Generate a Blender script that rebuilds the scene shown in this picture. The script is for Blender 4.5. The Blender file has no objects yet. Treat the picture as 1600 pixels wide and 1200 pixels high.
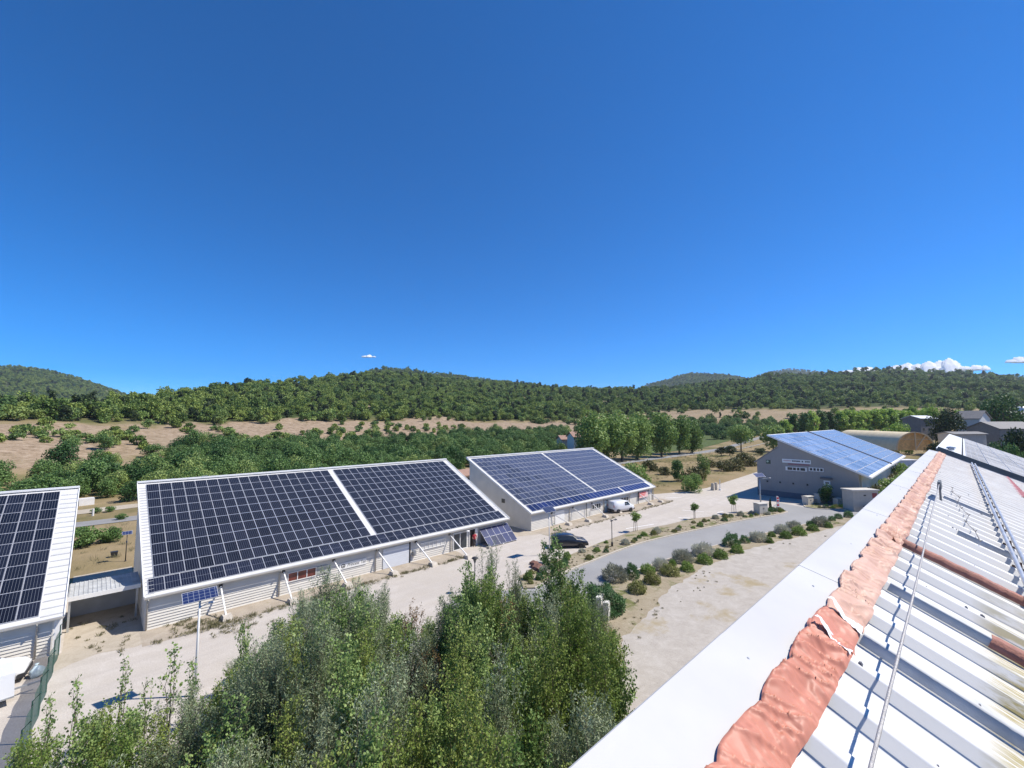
import bpy, bmesh, math, random
import numpy as np
from mathutils import Vector, Matrix, Euler

# ------------------------------------------------------------------ camera, light, exposure
SC = bpy.context.scene
COL = SC.collection
R = math.radians
SAT = 1.36
HAZE = 0.00008
HC = 15.0                      # camera height above the yard
HEAD, PITCH, FPX = R(46.2), R(4.76), 673.0
SUN = Vector((0.59, -0.48, 1.0)).normalized()      # towards the sun
cam = bpy.data.objects.new('camera', bpy.data.cameras.new('camera'))
COL.objects.link(cam)
cam.location = (0, 0, HC)
cam.rotation_euler = (R(90) + PITCH, 0, HEAD - R(90))
cam.data.sensor_width = 36
cam.data.lens = 36 * FPX / 1600
cam.data.clip_start = 0.1
cam.data.clip_end = 30000
SC.camera = cam

W = bpy.data.worlds.new("World"); SC.world = W; W.use_nodes = True
nt = W.node_tree
bg = nt.nodes['Background']
sky = nt.nodes.new('ShaderNodeTexSky')
sky.sky_type = 'NISHITA'; sky.sun_disc = False
sky.sun_elevation = math.asin(SUN.z)
sky.sun_rotation = math.atan2(SUN.x, SUN.y)
sky.altitude = 300; sky.air_density = 0.62; sky.dust_density = 0.0; sky.ozone_density = 10.0
hs = nt.nodes.new('ShaderNodeHueSaturation'); hs.inputs['Saturation'].default_value = SAT
nt.links.new(sky.outputs[0], hs.inputs['Color']); nt.links.new(hs.outputs[0], bg.inputs[0]); bg.inputs[1].default_value = 0.14
sl = bpy.data.lights.new('sun', 'SUN'); sl.energy = 4.5; sl.angle = R(0.53); sl.color = (1, 0.94, 0.85)
so = bpy.data.objects.new('sun', sl); COL.objects.link(so)
so.rotation_euler = (-SUN).to_track_quat('-Z', 'Y').to_euler()
SC.view_settings.view_transform = 'Standard'; SC.view_settings.look = 'None'
SC.view_settings.exposure = 0.5; SC.view_settings.gamma = 1; SC.view_settings.use_curve_mapping = False
SC.cycles.max_bounces = 6; SC.cycles.diffuse_bounces = 3; SC.cycles.glossy_bounces = 3
SC.cycles.transmission_bounces = 3; SC.cycles.transparent_max_bounces = 6; SC.cycles.volume_bounces = 0
SC.cycles.use_denoising = True

# ------------------------------------------------------------------ survey helpers (photo pixel -> point on the ground)
_f = np.array([math.cos(HEAD)*math.cos(PITCH), math.sin(HEAD)*math.cos(PITCH), math.sin(PITCH)])
_r = np.array([math.sin(HEAD), -math.cos(HEAD), 0.0]); _u = np.cross(_r, _f)
C0 = np.array([0, 0, HC])
def ray(u, v): return _f*FPX + _r*(u-800) + _u*(600-v)
def gz(u, v, z=0.0):
    d = ray(u, v); t = (z-HC)/d[2]; return C0 + d*t
def gx(u, v, x): d = ray(u, v); return C0 + d*x/d[0]
def gy(u, v, y): d = ray(u, v); return C0 + d*y/d[1]
def proj(p):
    q = np.asarray(p, float) - C0; w = q @ _f
    return 800 + FPX*(q @ _r)/w, 600 - FPX*(q @ _u)/w
def tane(u, v):
    d = ray(u, v); return d[2]/math.hypot(d[0], d[1])

# ------------------------------------------------------------------ value noise
def vnoise(x, y, s, seed=0):
    x = np.asarray(x, float)/s; y = np.asarray(y, float)/s
    xi = np.floor(x).astype(np.int64); yi = np.floor(y).astype(np.int64)
    fx = x-xi; fy = y-yi; fx = fx*fx*(3-2*fx); fy = fy*fy*(3-2*fy)
    def h(a, b):
        n = (a*374761393 + b*668265263 + seed*974634777) & 0x7fffffff
        n = ((n ^ (n >> 13))*1274126177) & 0x7fffffff
        return ((n ^ (n >> 16)) & 0xffff)/65535.0
    return (h(xi, yi)*(1-fx)+h(xi+1, yi)*fx)*(1-fy) + (h(xi, yi+1)*(1-fx)+h(xi+1, yi+1)*fx)*fy
def fbm(x, y, s, seed=0, o=4):
    a = 0; w = 0
    for k in range(o):
        a = a + vnoise(x, y, s/2**k, seed+k*17)/2**k; w += 1/2**k
    return a/w

# ------------------------------------------------------------------ materials
def newmat(name):
    m = bpy.data.materials.new(name); m.use_nodes = True
    return m, m.node_tree, m.node_tree.nodes['Principled BSDF']
def N(t, typ, **kw):
    n = t.nodes.new(typ)
    for k, v in kw.items():
        if k.startswith('i_'): n.inputs[int(k[2:])].default_value = v
        else: setattr(n, k, v)
    return n
def col4(c): return (c[0], c[1], c[2], 1)
def ramp(t, fac, stops):
    r = t.nodes.new('ShaderNodeValToRGB')
    els = r.color_ramp.elements
    while len(els) < len(stops): els.new(0.5)
    for e, (p, c) in zip(els, stops): e.position = p; e.color = col4(c)
    t.links.new(fac, r.inputs[0]); return r.outputs[0]
def noise(t, scale, detail=4, coord='Object', rough=0.55, dist=0.0):
    tc = t.nodes.new('ShaderNodeTexCoord')
    n = t.nodes.new('ShaderNodeTexNoise'); n.inputs['Scale'].default_value = scale
    n.inputs['Detail'].default_value = detail; n.inputs['Roughness'].default_value = rough
    n.inputs['Distortion'].default_value = dist
    t.links.new(tc.outputs[coord], n.inputs['Vector']); return n.outputs['Fac']
def mix(t, fac, a, b, mode='MIX'):
    n = t.nodes.new('ShaderNodeMix'); n.data_type = 'RGBA'; n.blend_type = mode
    for s, x in ((0, fac), (6, a), (7, b)):
        if isinstance(x, (int, float)): n.inputs[s].default_value = x
        elif isinstance(x, tuple): n.inputs[s].default_value = col4(x)
        else: t.links.new(x, n.inputs[s])
    return n.outputs[2]
def bump(t, bs, h, strength, dist=0.02):
    b = t.nodes.new('ShaderNodeBump'); b.inputs['Strength'].default_value = strength; b.inputs['Distance'].default_value = dist
    t.links.new(h, b.inputs['Height']); t.links.new(b.outputs[0], bs.inputs['Normal'])
MATS = {}
def M(name, c, rough=0.6, metal=0.0, var=0.12, scale=1.5, bmp=0.0, bscale=30, spec=0.5):
    if name in MATS: return MATS[name]
    m, t, b = newmat(name)
    b.inputs['Roughness'].default_value = rough; b.inputs['Metallic'].default_value = metal
    b.inputs['Specular IOR Level'].default_value = spec
    if var > 0:
        f = noise(t, scale, 5)
        lo = tuple(x*(1-var) for x in c); hi = tuple(min(1, x*(1+var*0.8)) for x in c)
        t.links.new(ramp(t, f, [(0.3, lo), (0.7, hi)]), b.inputs['Base Color'])
    else: b.inputs['Base Color'].default_value = col4(c)
    if bmp: bump(t, b, noise(t, bscale, 3), bmp)
    MATS[name] = m; return m
def foliage(name, dark, mid, light, trans=0.3, scale=0.6, rnd=0.5):
    m, t, b = newmat(name)
    oi = t.nodes.new('ShaderNodeObjectInfo')
    nz = noise(t, scale, 3)
    gi = t.nodes.new('ShaderNodeNewGeometry')
    a = N(t, 'ShaderNodeMath', operation='MULTIPLY_ADD', i_1=rnd, i_2=0.0); t.links.new(oi.outputs['Random'], a.inputs[0])
    s = N(t, 'ShaderNodeMath', operation='MULTIPLY_ADD', i_1=0.45); t.links.new(gi.outputs['Random Per Island'], s.inputs[0]); t.links.new(a.outputs[0], s.inputs[2])
    q = N(t, 'ShaderNodeMath', operation='MULTIPLY_ADD', i_1=1.0-rnd*0.5); t.links.new(nz, q.inputs[0]); t.links.new(s.outputs[0], q.inputs[2])
    c = ramp(t, q.outputs[0], [(0.35, dark), (0.75, mid), (1.15 if False else 1.0, light)])
    t.links.new(c, b.inputs['Base Color']); b.inputs['Roughness'].default_value = 0.55
    b.inputs['Specular IOR Level'].default_value = 0.3
    tr = t.nodes.new('ShaderNodeBsdfTranslucent'); t.links.new(c, tr.inputs['Color'])
    mx = t.nodes.new('ShaderNodeMixShader'); mx.inputs[0].default_value = trans
    out = t.nodes['Material Output']
    t.links.new(b.outputs[0], mx.inputs[1]); t.links.new(tr.outputs[0], mx.inputs[2]); t.links.new(mx.outputs[0], out.inputs['Surface'])
    MATS[name] = m; return m

white_metal = M('white_metal', (0.80, 0.79, 0.77), 0.4, 0, 0.05, 0.6)
roof_white = None
cladding = M('cladding', (0.68, 0.65, 0.59), 0.55, 0, 0.07, 0.8)
cladding_grey = M('cladding_grey', (0.325, 0.305, 0.285), 0.5, 0, 0.06, 0.5)
gutter_m = M('gutter', (0.44, 0.42, 0.385), 0.45, 0, 0.06)
alu = M('aluminium', (0.62, 0.64, 0.68), 0.35, 0.3, 0.04)
galv = M('galvanised', (0.46, 0.48, 0.50), 0.4, 0.6, 0.12, 3)
dark = M('dark', (0.03, 0.03, 0.034), 0.5, 0, 0.1)
glass_m = M('window_glass', (0.035, 0.045, 0.055), 0.08, 0, 0.15, 1.0)
concrete = M('concrete', (0.52, 0.47, 0.40), 0.85, 0, 0.15, 4, 0.3, 40)
red_m = M('red', (0.55, 0.03, 0.035), 0.5, 0, 0.1)
rust = M('rust', (0.33, 0.14, 0.10), 0.75, 0, 0.35, 9, 0.3, 60)
bark = M('bark', (0.16, 0.125, 0.09), 0.85, 0, 0.3, 6, 0.5, 25)
tyre_m = M('tyre', (0.02, 0.02, 0.02), 0.8, 0, 0.1)

# ------------------------------------------------------------------ mesh builder
class MB:
    def __init__(s): s.v = []; s.f = []; s.m = []
    def add(s, V, F, mi=0):
        o = len(s.v); s.v += [tuple(map(float, p)) for p in V]
        s.f += [tuple(i+o for i in f) for f in F]; s.m += [mi]*len(F)
    def box(s, a, b, mi=0):
        x0, y0, z0 = a; x1, y1, z1 = b
        V = [(x0,y0,z0),(x1,y0,z0),(x1,y1,z0),(x0,y1,z0),(x0,y0,z1),(x1,y0,z1),(x1,y1,z1),(x0,y1,z1)]
        s.add(V, [(0,3,2,1),(4,5,6,7),(0,1,5,4),(1,2,6,5),(2,3,7,6),(3,0,4,7)], mi)
    def bar(s, p, q, w, h=None, mi=0, up=(0,0,1)):
        h = h or w; p = Vector(p); q = Vector(q); d = (q-p).normalized(); u = Vector(up)
        if abs(d.dot(u)) > 0.98: u = Vector((1,0,0))
        a = d.cross(u).normalized()*w/2; b = a.cross(d).normalized()*h/2
        V = [p-a-b, p+a-b, p+a+b, p-a+b, q-a-b, q+a-b, q+a+b, q-a+b]
        s.add(V, [(0,1,2,3),(7,6,5,4),(0,4,5,1),(1,5,6,2),(2,6,7,3),(3,7,4,0)], mi)
    def tube(s, pts, rad, n=8, mi=0, caps=True):
        pts = [Vector(p) for p in pts]
        if not isinstance(rad, (list, tuple)): rad = [rad]*len(pts)
        V = []; F = []
        for i, p in enumerate(pts):
            d = (pts[min(i+1, len(pts)-1)]-pts[max(i-1, 0)]).normalized()
            u = Vector((0,0,1)) if abs(d.z) < 0.95 else Vector((1,0,0))
            a = d.cross(u).normalized(); b = a.cross(d)
            for k in range(n):
                t = 2*math.pi*k/n; V.append(p+(a*math.cos(t)+b*math.sin(t))*rad[i])
        for i in range(len(pts)-1):
            for k in range(n):
                F.append((i*n+k, i*n+(k+1)%n, (i+1)*n+(k+1)%n, (i+1)*n+k))
        if caps: F += [tuple(range(n))[::-1], tuple(range((len(pts)-1)*n, len(pts)*n))]
        s.add(V, F, mi)
    def prism(s, poly, axis, a, b, mi=0):
        # poly in the two other axes, extruded along axis from a to b
        def pt(p, t):
            return (t, p[0], p[1]) if axis == 0 else ((p[0], t, p[1]) if axis == 1 else (p[0], p[1], t))
        n = len(poly); V = [pt(p, a) for p in poly]+[pt(p, b) for p in poly]
        F = [(i, (i+1) % n, n+(i+1) % n, n+i) for i in range(n)]+[tuple(range(n))[::-1], tuple(range(n, 2*n))]
        s.add(V, F, mi)
    def lathe(s, prof, n=16, c=(0,0,0), axis='z', mi=0):
        V = []; F = []
        for r, z in prof:
            for k in range(n):
                t = 2*math.pi*k/n; p = (r*math.cos(t), r*math.sin(t), z)
                if axis == 'y': p = (p[0], p[2], p[1])
                V.append((p[0]+c[0], p[1]+c[1], p[2]+c[2]))
        for i in range(len(prof)-1):
            for k in range(n): F.append((i*n+k, i*n+(k+1) % n, (i+1)*n+(k+1) % n, (i+1)*n+k))
        s.add(V, F, mi)
    def mesh(s, name, mats, smooth=False):
        me = bpy.data.meshes.new(name); me.from_pydata(s.v, [], s.f)
        for m in (mats if isinstance(mats, (list, tuple)) else [mats]): me.materials.append(m)
        if len(set(s.m)) > 1: me.polygons.foreach_set('material_index', s.m)
        bm = bmesh.new(); bm.from_mesh(me); bmesh.ops.recalc_face_normals(bm, faces=bm.faces); bm.to_mesh(me); bm.free()
        if smooth: me.polygons.foreach_set('use_smooth', [True]*len(me.polygons))
        me.update(); return me
    def build(s, name, mats, parent=None, smooth=False, loc=None):
        return link(name, s.mesh(name, mats, smooth), parent, loc)
def link(name, me, parent=None, loc=None):
    o = bpy.data.objects.new(name, me); COL.objects.link(o)
    if parent is not None: o.parent = parent
    if loc is not None: o.location = loc
    return o
def tag(o, label=None, cat=None, group=None, kind=None):
    if label: o['label'] = label
    if cat: o['category'] = cat
    if group: o['group'] = group
    if kind: o['kind'] = kind
    return o
def thing(name, label, cat, loc=(0,0,0), rz=0.0, group=None):
    o = bpy.data.objects.new(name, None); COL.objects.link(o); o.location = loc; o.rotation_euler = (0, 0, rz)
    o.empty_display_size = 0.3
    return tag(o, label, cat, group)
def copy_tree(o, parent=None):
    c = o.copy(); COL.objects.link(c); c.parent = parent
    for ch in o.children: copy_tree(ch, c)
    return c
def np_mesh(name, V, Q, mats, mi=None, smooth=False):
    me = bpy.data.meshes.new(name); V = np.asarray(V, np.float32); Q = np.asarray(Q, np.int32)
    me.vertices.add(len(V)); me.vertices.foreach_set('co', V.ravel())
    k = Q.shape[1]
    me.loops.add(Q.size); me.loops.foreach_set('vertex_index', Q.ravel())
    me.polygons.add(len(Q)); me.polygons.foreach_set('loop_start', np.arange(len(Q), dtype=np.int32)*k)
    for m in (mats if isinstance(mats, (list, tuple)) else [mats]): me.materials.append(m)
    if mi is not None: me.polygons.foreach_set('material_index', np.asarray(mi, np.int32))
    if smooth: me.polygons.foreach_set('use_smooth', np.ones(len(Q), bool))
    me.update(calc_edges=True); return me
def text_mesh(txt, size, shear=0.0, depth=0.004):
    cu = bpy.data.curves.new('lettering', 'FONT'); cu.body = txt; cu.size = size; cu.shear = shear; cu.extrude = depth
    cu.align_x = 'CENTER'; cu.align_y = 'CENTER'
    o = bpy.data.objects.new('lettering', cu); COL.objects.link(o)
    dg = bpy.context.evaluated_depsgraph_get()
    me = bpy.data.meshes.new_from_object(o.evaluated_get(dg)); COL.objects.unlink(o); bpy.data.objects.remove(o)
    return me

# ------------------------------------------------------------------ terrain (one sheet out to the horizon)
US   = np.array([-900,-300,   0, 150, 300, 450, 600, 750, 900,1050,1200,1400,1600,1900,2600], float)
PHI  = np.arctan((US-800)/675.3)
RB   = np.array([ 190, 185, 180, 185, 195, 205, 230, 260, 310, 380, 430, 460, 460, 460, 460], float)
VB   = np.array([ 704, 704, 704, 702, 701, 701, 693, 684, 676, 666, 661, 658, 658, 658, 658], float)
RCC  = np.array([ 265, 262, 258, 262, 270, 288, 330, 360, 410, 520, 580, 660, 700, 700, 700], float)
VC   = np.array([ 655, 655, 655, 660, 664, 662, 656, 656, 653, 642, 638, 636, 640, 645, 650], float)
RR   = np.array([ 340, 340, 345, 360, 385, 620, 900, 950, 950,1000,1300,1800,1900,1900,1900], float)
VR   = np.array([ 636, 634, 637, 634, 619, 598, 585, 599, 609, 609, 590, 577, 589, 600, 610], float)
R1   = np.array([ 135, 135, 135, 135, 135, 140, 150, 160, 200, 240, 260, 175, 165, 165, 165], float)
ZB = np.array([HC+r*tane(min(max(u,-200),1800), v) for u, r, v in zip(US, RB, VB)])
ZC = np.array([HC+r*tane(min(max(u,-200),1800), v) for u, r, v in zip(US, RCC, VC)])
ZR = np.array([HC+r*tane(min(max(u,-200),1800), v) for u, r, v in zip(US, RR, VR)])
FAR = [  # far ridges: distance, (column, row) skyline
    (2300, [(-900,640),(-300,600),(-100,582),(20,571),(60,577),(100,588),(150,603),(190,615),(230,632),(300,680)]),
    (1600, [(500,640),(550,600),(575,580),(600,575),(650,579),(700,586),(760,593),(800,598),(860,606),(950,640)]),
    (2800, [(940,650),(985,618),(1010,604),(1035,596),(1060,588),(1080,583),(1110,584),(1150,588),(1200,596),(1260,640)]),
    (4200, [(1120,640),(1180,590),(1205,581),(1240,577),(1275,580),(1310,586),(1350,600),(1420,640)]),
    (3300, [(1480,640),(1540,584),(1600,590),(1700,596),(1900,610),(2400,640)]),
]
def az_of(x, y): return HEAD - np.arctan2(y, x)
def hz(x, y):
    x = np.asarray(x, float); y = np.asarray(y, float)
    r = np.hypot(x, y)+1e-6
    ph = az_of(x, y); ph = (ph+np.pi) % (2*np.pi)-np.pi
    ip = lambda T: np.interp(ph, PHI, T)
    rb, zb, rc, zc, rr, zr, r1 = ip(RB), ip(ZB), ip(RCC), ip(ZC), ip(RR), ip(ZR), ip(R1)
    def seg(a, b, za, zb_, p=1.0):
        t = np.clip((r-a)/(b-a), 0, 1); return za+(zb_-za)*(t**p)
    z = seg(r1, rb, 0, zb, 1.3)
    z = np.where(r > rb, seg(rb, rc, zb, zc, 0.9), z)
    z = np.where(r > rc, seg(rc, rr, zc, zr, 0.95), z)
    z = np.where(r > rr, zr-(r-rr)*0.16, z)
    for D, pts in FAR:
        pu = np.arctan((np.array([p[0] for p in pts])-800)/675.3)
        zt = np.array([HC+D*tane(min(max(p[0],-200),1800), p[1]) for p in pts])
        zcst = np.interp(ph, pu, zt, left=-300, right=-300)
        s = np.where(r < D, np.clip((r-D*0.45)/(D*0.55), 0, 1)**1.15, 1-np.clip((r-D)/(D*0.5), 0, 1))
        z = np.maximum(z, zcst*s-20*(1-s))
    w = np.clip((r-150)/250, 0, 1)
    hill = np.clip((r-rb)/60, 0, 1)
    z = z + w*(fbm(x, y, 90, 3)-0.5)*7*np.clip(r/500, 0.3, 2.2)*hill + hill*(fbm(x, y, 18, 8)-0.5)*2.2*np.clip(1-(r-rc)/150, 0, 1)
    front = (np.abs(ph) < 1.45)
    return np.where(front, z, np.minimum(z, 0+np.clip(r-400, 0, 1e9)*0.02))
def hz1(x, y): return float(hz(np.array([x]), np.array([y]))[0])

a_in = np.radians(np.arange(-62, 62.01, 0.25)); a_out = np.radians(np.arange(66, 298, 6.0))
AZ = np.concatenate([a_in, a_out])
rad = np.concatenate([[0.5], np.geomspace(6, 130, 26), np.geomspace(134, 1000, 150)[0:], np.geomspace(1010, 5200, 80), [7000, 10000, 16000, 25000]])
A, RRg = np.meshgrid(AZ, rad)
GX = RRg*np.cos(HEAD-A); GY = RRg*np.sin(HEAD-A)
GZ = hz(GX, GY); GZ = np.where(RRg > 5300, np.minimum(GZ, -30), GZ)
nr, na = A.shape
V = np.stack([GX, GY, GZ], -1).reshape(-1, 3)
i, j = np.meshgrid(np.arange(nr-1), np.arange(na), indexing='ij'); j2 = (j+1) % na
Q = np.stack([i*na+j, i*na+j2, (i+1)*na+j2, (i+1)*na+j], -1).reshape(-1, 4)
def ground_mat():
    m, t, b = newmat('ground_soil')
    at = N(t, 'ShaderNodeAttribute', attribute_name='clay'); aw = N(t, 'ShaderNodeAttribute', attribute_name='wood')
    n1 = noise(t, 0.045, 6); n2 = noise(t, 0.5, 6, rough=0.7); n3 = noise(t, 0.012, 5)
    grass = ramp(t, n1, [(0.3, (0.095, 0.105, 0.04)), (0.42, (0.21, 0.17, 0.085)), (0.55, (0.30, 0.23, 0.135)), (0.68, (0.17, 0.155, 0.065)), (0.8, (0.10, 0.11, 0.04))])
    clay = ramp(t, n2, [(0.32, (0.16, 0.115, 0.07)), (0.5, (0.32, 0.24, 0.165)), (0.7, (0.42, 0.335, 0.245))])
    woodc = ramp(t, n3, [(0.35, (0.040, 0.062, 0.020)), (0.55, (0.065, 0.088, 0.030)), (0.75, (0.14, 0.12, 0.07))])
    c = mix(t, aw.outputs['Fac'], grass, woodc); c = mix(t, at.outputs['Fac'], c, clay)
    t.links.new(c, b.inputs['Base Color']); b.inputs['Roughness'].default_value = 0.9; b.inputs['Specular IOR Level'].default_value = 0.1
    bump(t, b, n2, 0.5, 0.5)
    return m
me = np_mesh('ground', V, Q, ground_mat(), smooth=True)
def clay_mask(x, y):
    r = np.hypot(x, y); ph = az_of(x, y)
    rb = np.interp(ph, PHI, RB); rc = np.interp(ph, PHI, RCC)
    n = (fbm(x, y, 45, 5)-0.5)*2.6 + (fbm(x, y, 9, 6)-0.5)*1.2
    lo = np.clip((r-rb+12+n*25)/10, 0, 1); hi = np.clip((rc-4+n*55-r)/10, 0, 1)
    u = 800+675.3*np.tan(np.clip(ph, -1.3, 1.3))
    k = np.interp(u, [0, 120, 160, 240, 290, 920, 1010, 1060, 1120, 1250, 1350, 1450], [1, 1, 0.8, 0.8, 1, 1, 0.85, .7, 0.6, 0.55, 0.35, 0.0])
    patch = np.clip((fbm(x, y, 70, 12)-0.64)/0.05, 0, 1)*np.clip((r-rc)/30, 0, 1)*0.7
    return np.maximum(np.minimum(lo, hi)*k, np.where(np.abs(ph) < 1.3, patch*np.clip((900-r)/300, 0, 1), 0))
def wood_mask(x, y):
    r = np.hypot(x, y); ph = az_of(x, y)
    rc = np.interp(ph, PHI, RCC); rb = np.interp(ph, PHI, RB)
    return np.clip((r-rc+15)/30, 0, 1)
for nm, fn in (('clay', clay_mask), ('wood', wood_mask)):
    at = me.attributes.new(nm, 'FLOAT', 'POINT'); at.data.foreach_set('value', fn(V[:, 0], V[:, 1]).astype(np.float32))
ground = tag(link('ground', me), kind='structure')

# ------------------------------------------------------------------ flat sheets of the yard
def sheet(name, poly, z, mat, step=None):
    mb = MB(); mb.add([(p[0], p[1], z) for p in poly], [tuple(range(len(poly)))]); o = mb.build(name, mat)
    bm = bmesh.new(); bm.from_mesh(o.data)
    for f in bm.faces:
        if f.normal.z < 0: f.normal_flip()
    bmesh.ops.triangulate(bm, faces=bm.faces); bm.to_mesh(o.data); bm.free()
    return tag(o, kind='structure')
def smooth_line(pts, n=8):
    P = [np.array(p, float) for p in pts]; out = []
    for k in range(len(P)-1):
        a = P[max(k-1, 0)]; b = P[k]; c = P[k+1]; d = P[min(k+2, len(P)-1)]
        for s in range(n):
            t = s/n; out.append(0.5*((2*b)+(-a+c)*t+(2*a-5*b+4*c-d)*t*t+(-a+3*b-3*c+d)*t**3))
    out.append(P[-1]); return [tuple(p) for p in out]
def yard_mat():
    m, t, b = newmat('yard_gravel')
    n1 = noise(t, 0.10, 6, rough=0.6); n2 = noise(t, 14.0, 4, rough=0.7); n3 = noise(t, 0.7, 6, rough=0.65, dist=0.6)
    c = ramp(t, n1, [(0.3, (0.46, 0.415, 0.35)), (0.5, (0.53, 0.485, 0.43)), (0.7, (0.57, 0.53, 0.48))])
    tc = t.nodes.new('ShaderNodeTexCoord'); mp = t.nodes.new('ShaderNodeMapping'); mp.inputs['Scale'].default_value = (0.05, 0.9, 1); mp.inputs['Rotation'].default_value = (0, 0, 0.12); t.links.new(tc.outputs['Object'], mp.inputs['Vector'])
    n4 = t.nodes.new('ShaderNodeTexNoise'); n4.inputs['Scale'].default_value = 1.0; n4.inputs['Detail'].default_value = 6; n4.inputs['Roughness'].default_value = 0.7; n4.inputs['Distortion'].default_value = 0.4; t.links.new(mp.outputs[0], n4.inputs['Vector'])
    c = mix(t, ramp(t, n3, [(0.42, (1, 1, 1)), (0.62, (0, 0, 0))]), c, mix(t, 0.5, c, (0.42, 0.37, 0.30)))
    c = mix(t, ramp(t, n4.outputs['Fac'], [(0.45, (0, 0, 0)), (0.6, (0.75, 0.75, 0.75))]), c, mix(t, 0.6, c, (0.40, 0.36, 0.315)))
    c = mix(t, 0.35, c, ramp(t, n2, [(0.3, (0.25, 0.22, 0.19)), (0.55, (0.55, 0.5, 0.46)), (0.75, (0.75, 0.72, 0.68))]))
    t.links.new(c, b.inputs['Base Color']); b.inputs['Roughness'].default_value = 0.9; b.inputs['Specular IOR Level'].default_value = 0.15
    bump(t, b, n2, 0.4, 0.03); return m
def soil_mat(name, a, bb, c_, g, sc=0.5, wt=0.5):
    m, t, b = newmat(name)
    n1 = noise(t, sc, 6, rough=0.65); n2 = noise(t, 15.0, 6, rough=0.8); n3 = noise(t, sc*0.6, 5, dist=1.0)
    n5 = noise(t, 0.9, 10, rough=0.8, dist=0.6)
    c = mix(t, 0.4, ramp(t, n2, [(0.3, a), (0.5, bb), (0.7, c_)]), ramp(t, n5, [(0.36, a), (0.5, bb), (0.62, c_)]))
    c = mix(t, ramp(t, n1, [(wt, (0, 0, 0)), (wt+0.1, (1, 1, 1))]), c, mix(t, n2, g, tuple(x*1.9 for x in g)))
    t.links.new(c, b.inputs['Base Color']); b.inputs['Roughness'].default_value = 0.95; b.inputs['Specular IOR Level'].default_value = 0.1
    bump(t, b, n2, 0.4, 0.03); return m
yard_m = yard_mat()
parking_m = soil_mat('parking_gravel', (0.30, 0.27, 0.235), (0.42, 0.385, 0.345), (0.54, 0.51, 0.475), (0.24, 0.20, 0.13), 0.16, 0.56)
verge_m = soil_mat('verge_soil', (0.24, 0.20, 0.15), (0.38, 0.325, 0.26), (0.48, 0.43, 0.36), (0.13, 0.12, 0.05), 0.4, 0.60)
bed_m = soil_mat('bed_soil', (0.19, 0.155, 0.10), (0.32, 0.27, 0.19), (0.45, 0.40, 0.32), (0.10, 0.105, 0.04), 0.45, 0.52)
track_m = soil_mat('track_soil', (0.29, 0.245, 0.185), (0.43, 0.375, 0.30), (0.52, 0.465, 0.39), (0.17, 0.15, 0.07), 0.3, 0.63)
def asphalt():
    m, t, b = newmat('asphalt_road')
    n1 = noise(t, 0.25, 6); n2 = noise(t, 25, 3, rough=0.7)
    c = ramp(t, n1, [(0.3, (0.27, 0.265, 0.26)), (0.6, (0.32, 0.315, 0.305)), (0.75, (0.35, 0.34, 0.33))])
    c = mix(t, 0.3, c, ramp(t, n2, [(0.3, (0.10, 0.10, 0.11)), (0.7, (0.38, 0.38, 0.38))]))
    t.links.new(c, b.inputs['Base Color']); b.inputs['Roughness'].default_value = 0.8; bump(t, b, n2, 0.3, 0.02); return m
asph = asphalt()
paint = M('road_paint', (0.80, 0.79, 0.77), 0.7, 0, 0.12, 3)

sheet('yard', [(-40, 6), (36, 6), (60, 9), (140, 6), (140, 30), (170, 40), (170, 44), (130, 41.6), (98, 40), (90, 41.2), (83, 43.8), (78, 47), (76.8, 62), (41, 62), (39, 60), (39, 56), (3, 56), (-0.7, 55.5), (-40, 55)], 0.004, yard_m)
sheet('dirt_track', [(-1.1, 40.5)]+[(x, 38.0+1.6*float(vnoise(x, 1, 0.9, 6))) for x in np.arange(-1.0, 4.4, 0.35)]+[(4.2, 40.8), (3.4, 41.3), (3.4, 60), (-0.8, 60), (-0.8, 41.3)], 0.009, track_m)
# road north kerb line (runs round the planted island) and south edge
NK = smooth_line([(29.0, 27.3), (33.5, 27.9), (38.3, 28.15), (48.8, 28.0), (61.8, 25.6), (72, 23.2), (79.4, 21.0), (82.2, 20.7)])
SK = smooth_line([(20, 20.5), (29, 22.6), (34.8, 23.5), (43, 23.2), (52.6, 21.7), (66.3, 18.7), (82, 14.4), (98.6, 8.2), (125, 2.0)])
EK = [(88.8, 19.6), (88.4, 18.2), (89.2, 16.8), (92.0, 13.4), (96.5, 11.2), (106, 9.6), (125, 7.0)]
sheet('access_road', SK+EK[::-1]+[(90, 24), (86.5, 24.0), (84.0, 22.0)]+NK[::-1]+[(26.5, 29.0), (24.5, 31.5), (20.5, 29.5)], 0.008, asph)
isl = [(28.2, 28.0)]+NK+[(82.5, 21.6), (80.5, 23.2), (76, 25.6), (70, 27.6), (66, 29.3), (60, 30.0), (53, 31.6), (45, 31.5), (38, 31.0), (34, 30.9), (30, 30.3)]
def kerb(name, line, w=0.16, h=0.12):
    mb = MB()
    for a, b in zip(line[:-1], line[1:]): mb.bar((a[0], a[1], h/2), (b[0], b[1], h/2), w, h)
    return tag(mb.build(name, concrete), kind='structure')
sheet('planting_bed', isl, 0.10, bed_m)
kerb('kerb', NK+[(82.7, 21.4), (82.2, 22.2)])
island2 = EK+[(125, 12.6), (97.0, 12.8), (96.3, 13.6), (96.3, 18.6), (91.5, 20.6)]
sheet('planting_bed', island2, 0.10, bed_m)
kerb('kerb', [(91.2, 20.6)]+EK)
SB = smooth_line([(26, 16.6), (34, 18.3), (44, 19.2), (54, 18.2), (67, 15.4), (84, 11.2), (98, 5.6), (125, -1)], 40)
SB = [(p[0], p[1]+1.3*(float(fbm(np.array([p[0]]), np.array([p[1]]), 1.6, 77)[0])-0.5)) for p in SB]
sheet('shrub_bed', SK+SB[::-1], 0.016, bed_m)
kerb('kerb', SK, 0.14, 0.07)
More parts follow.
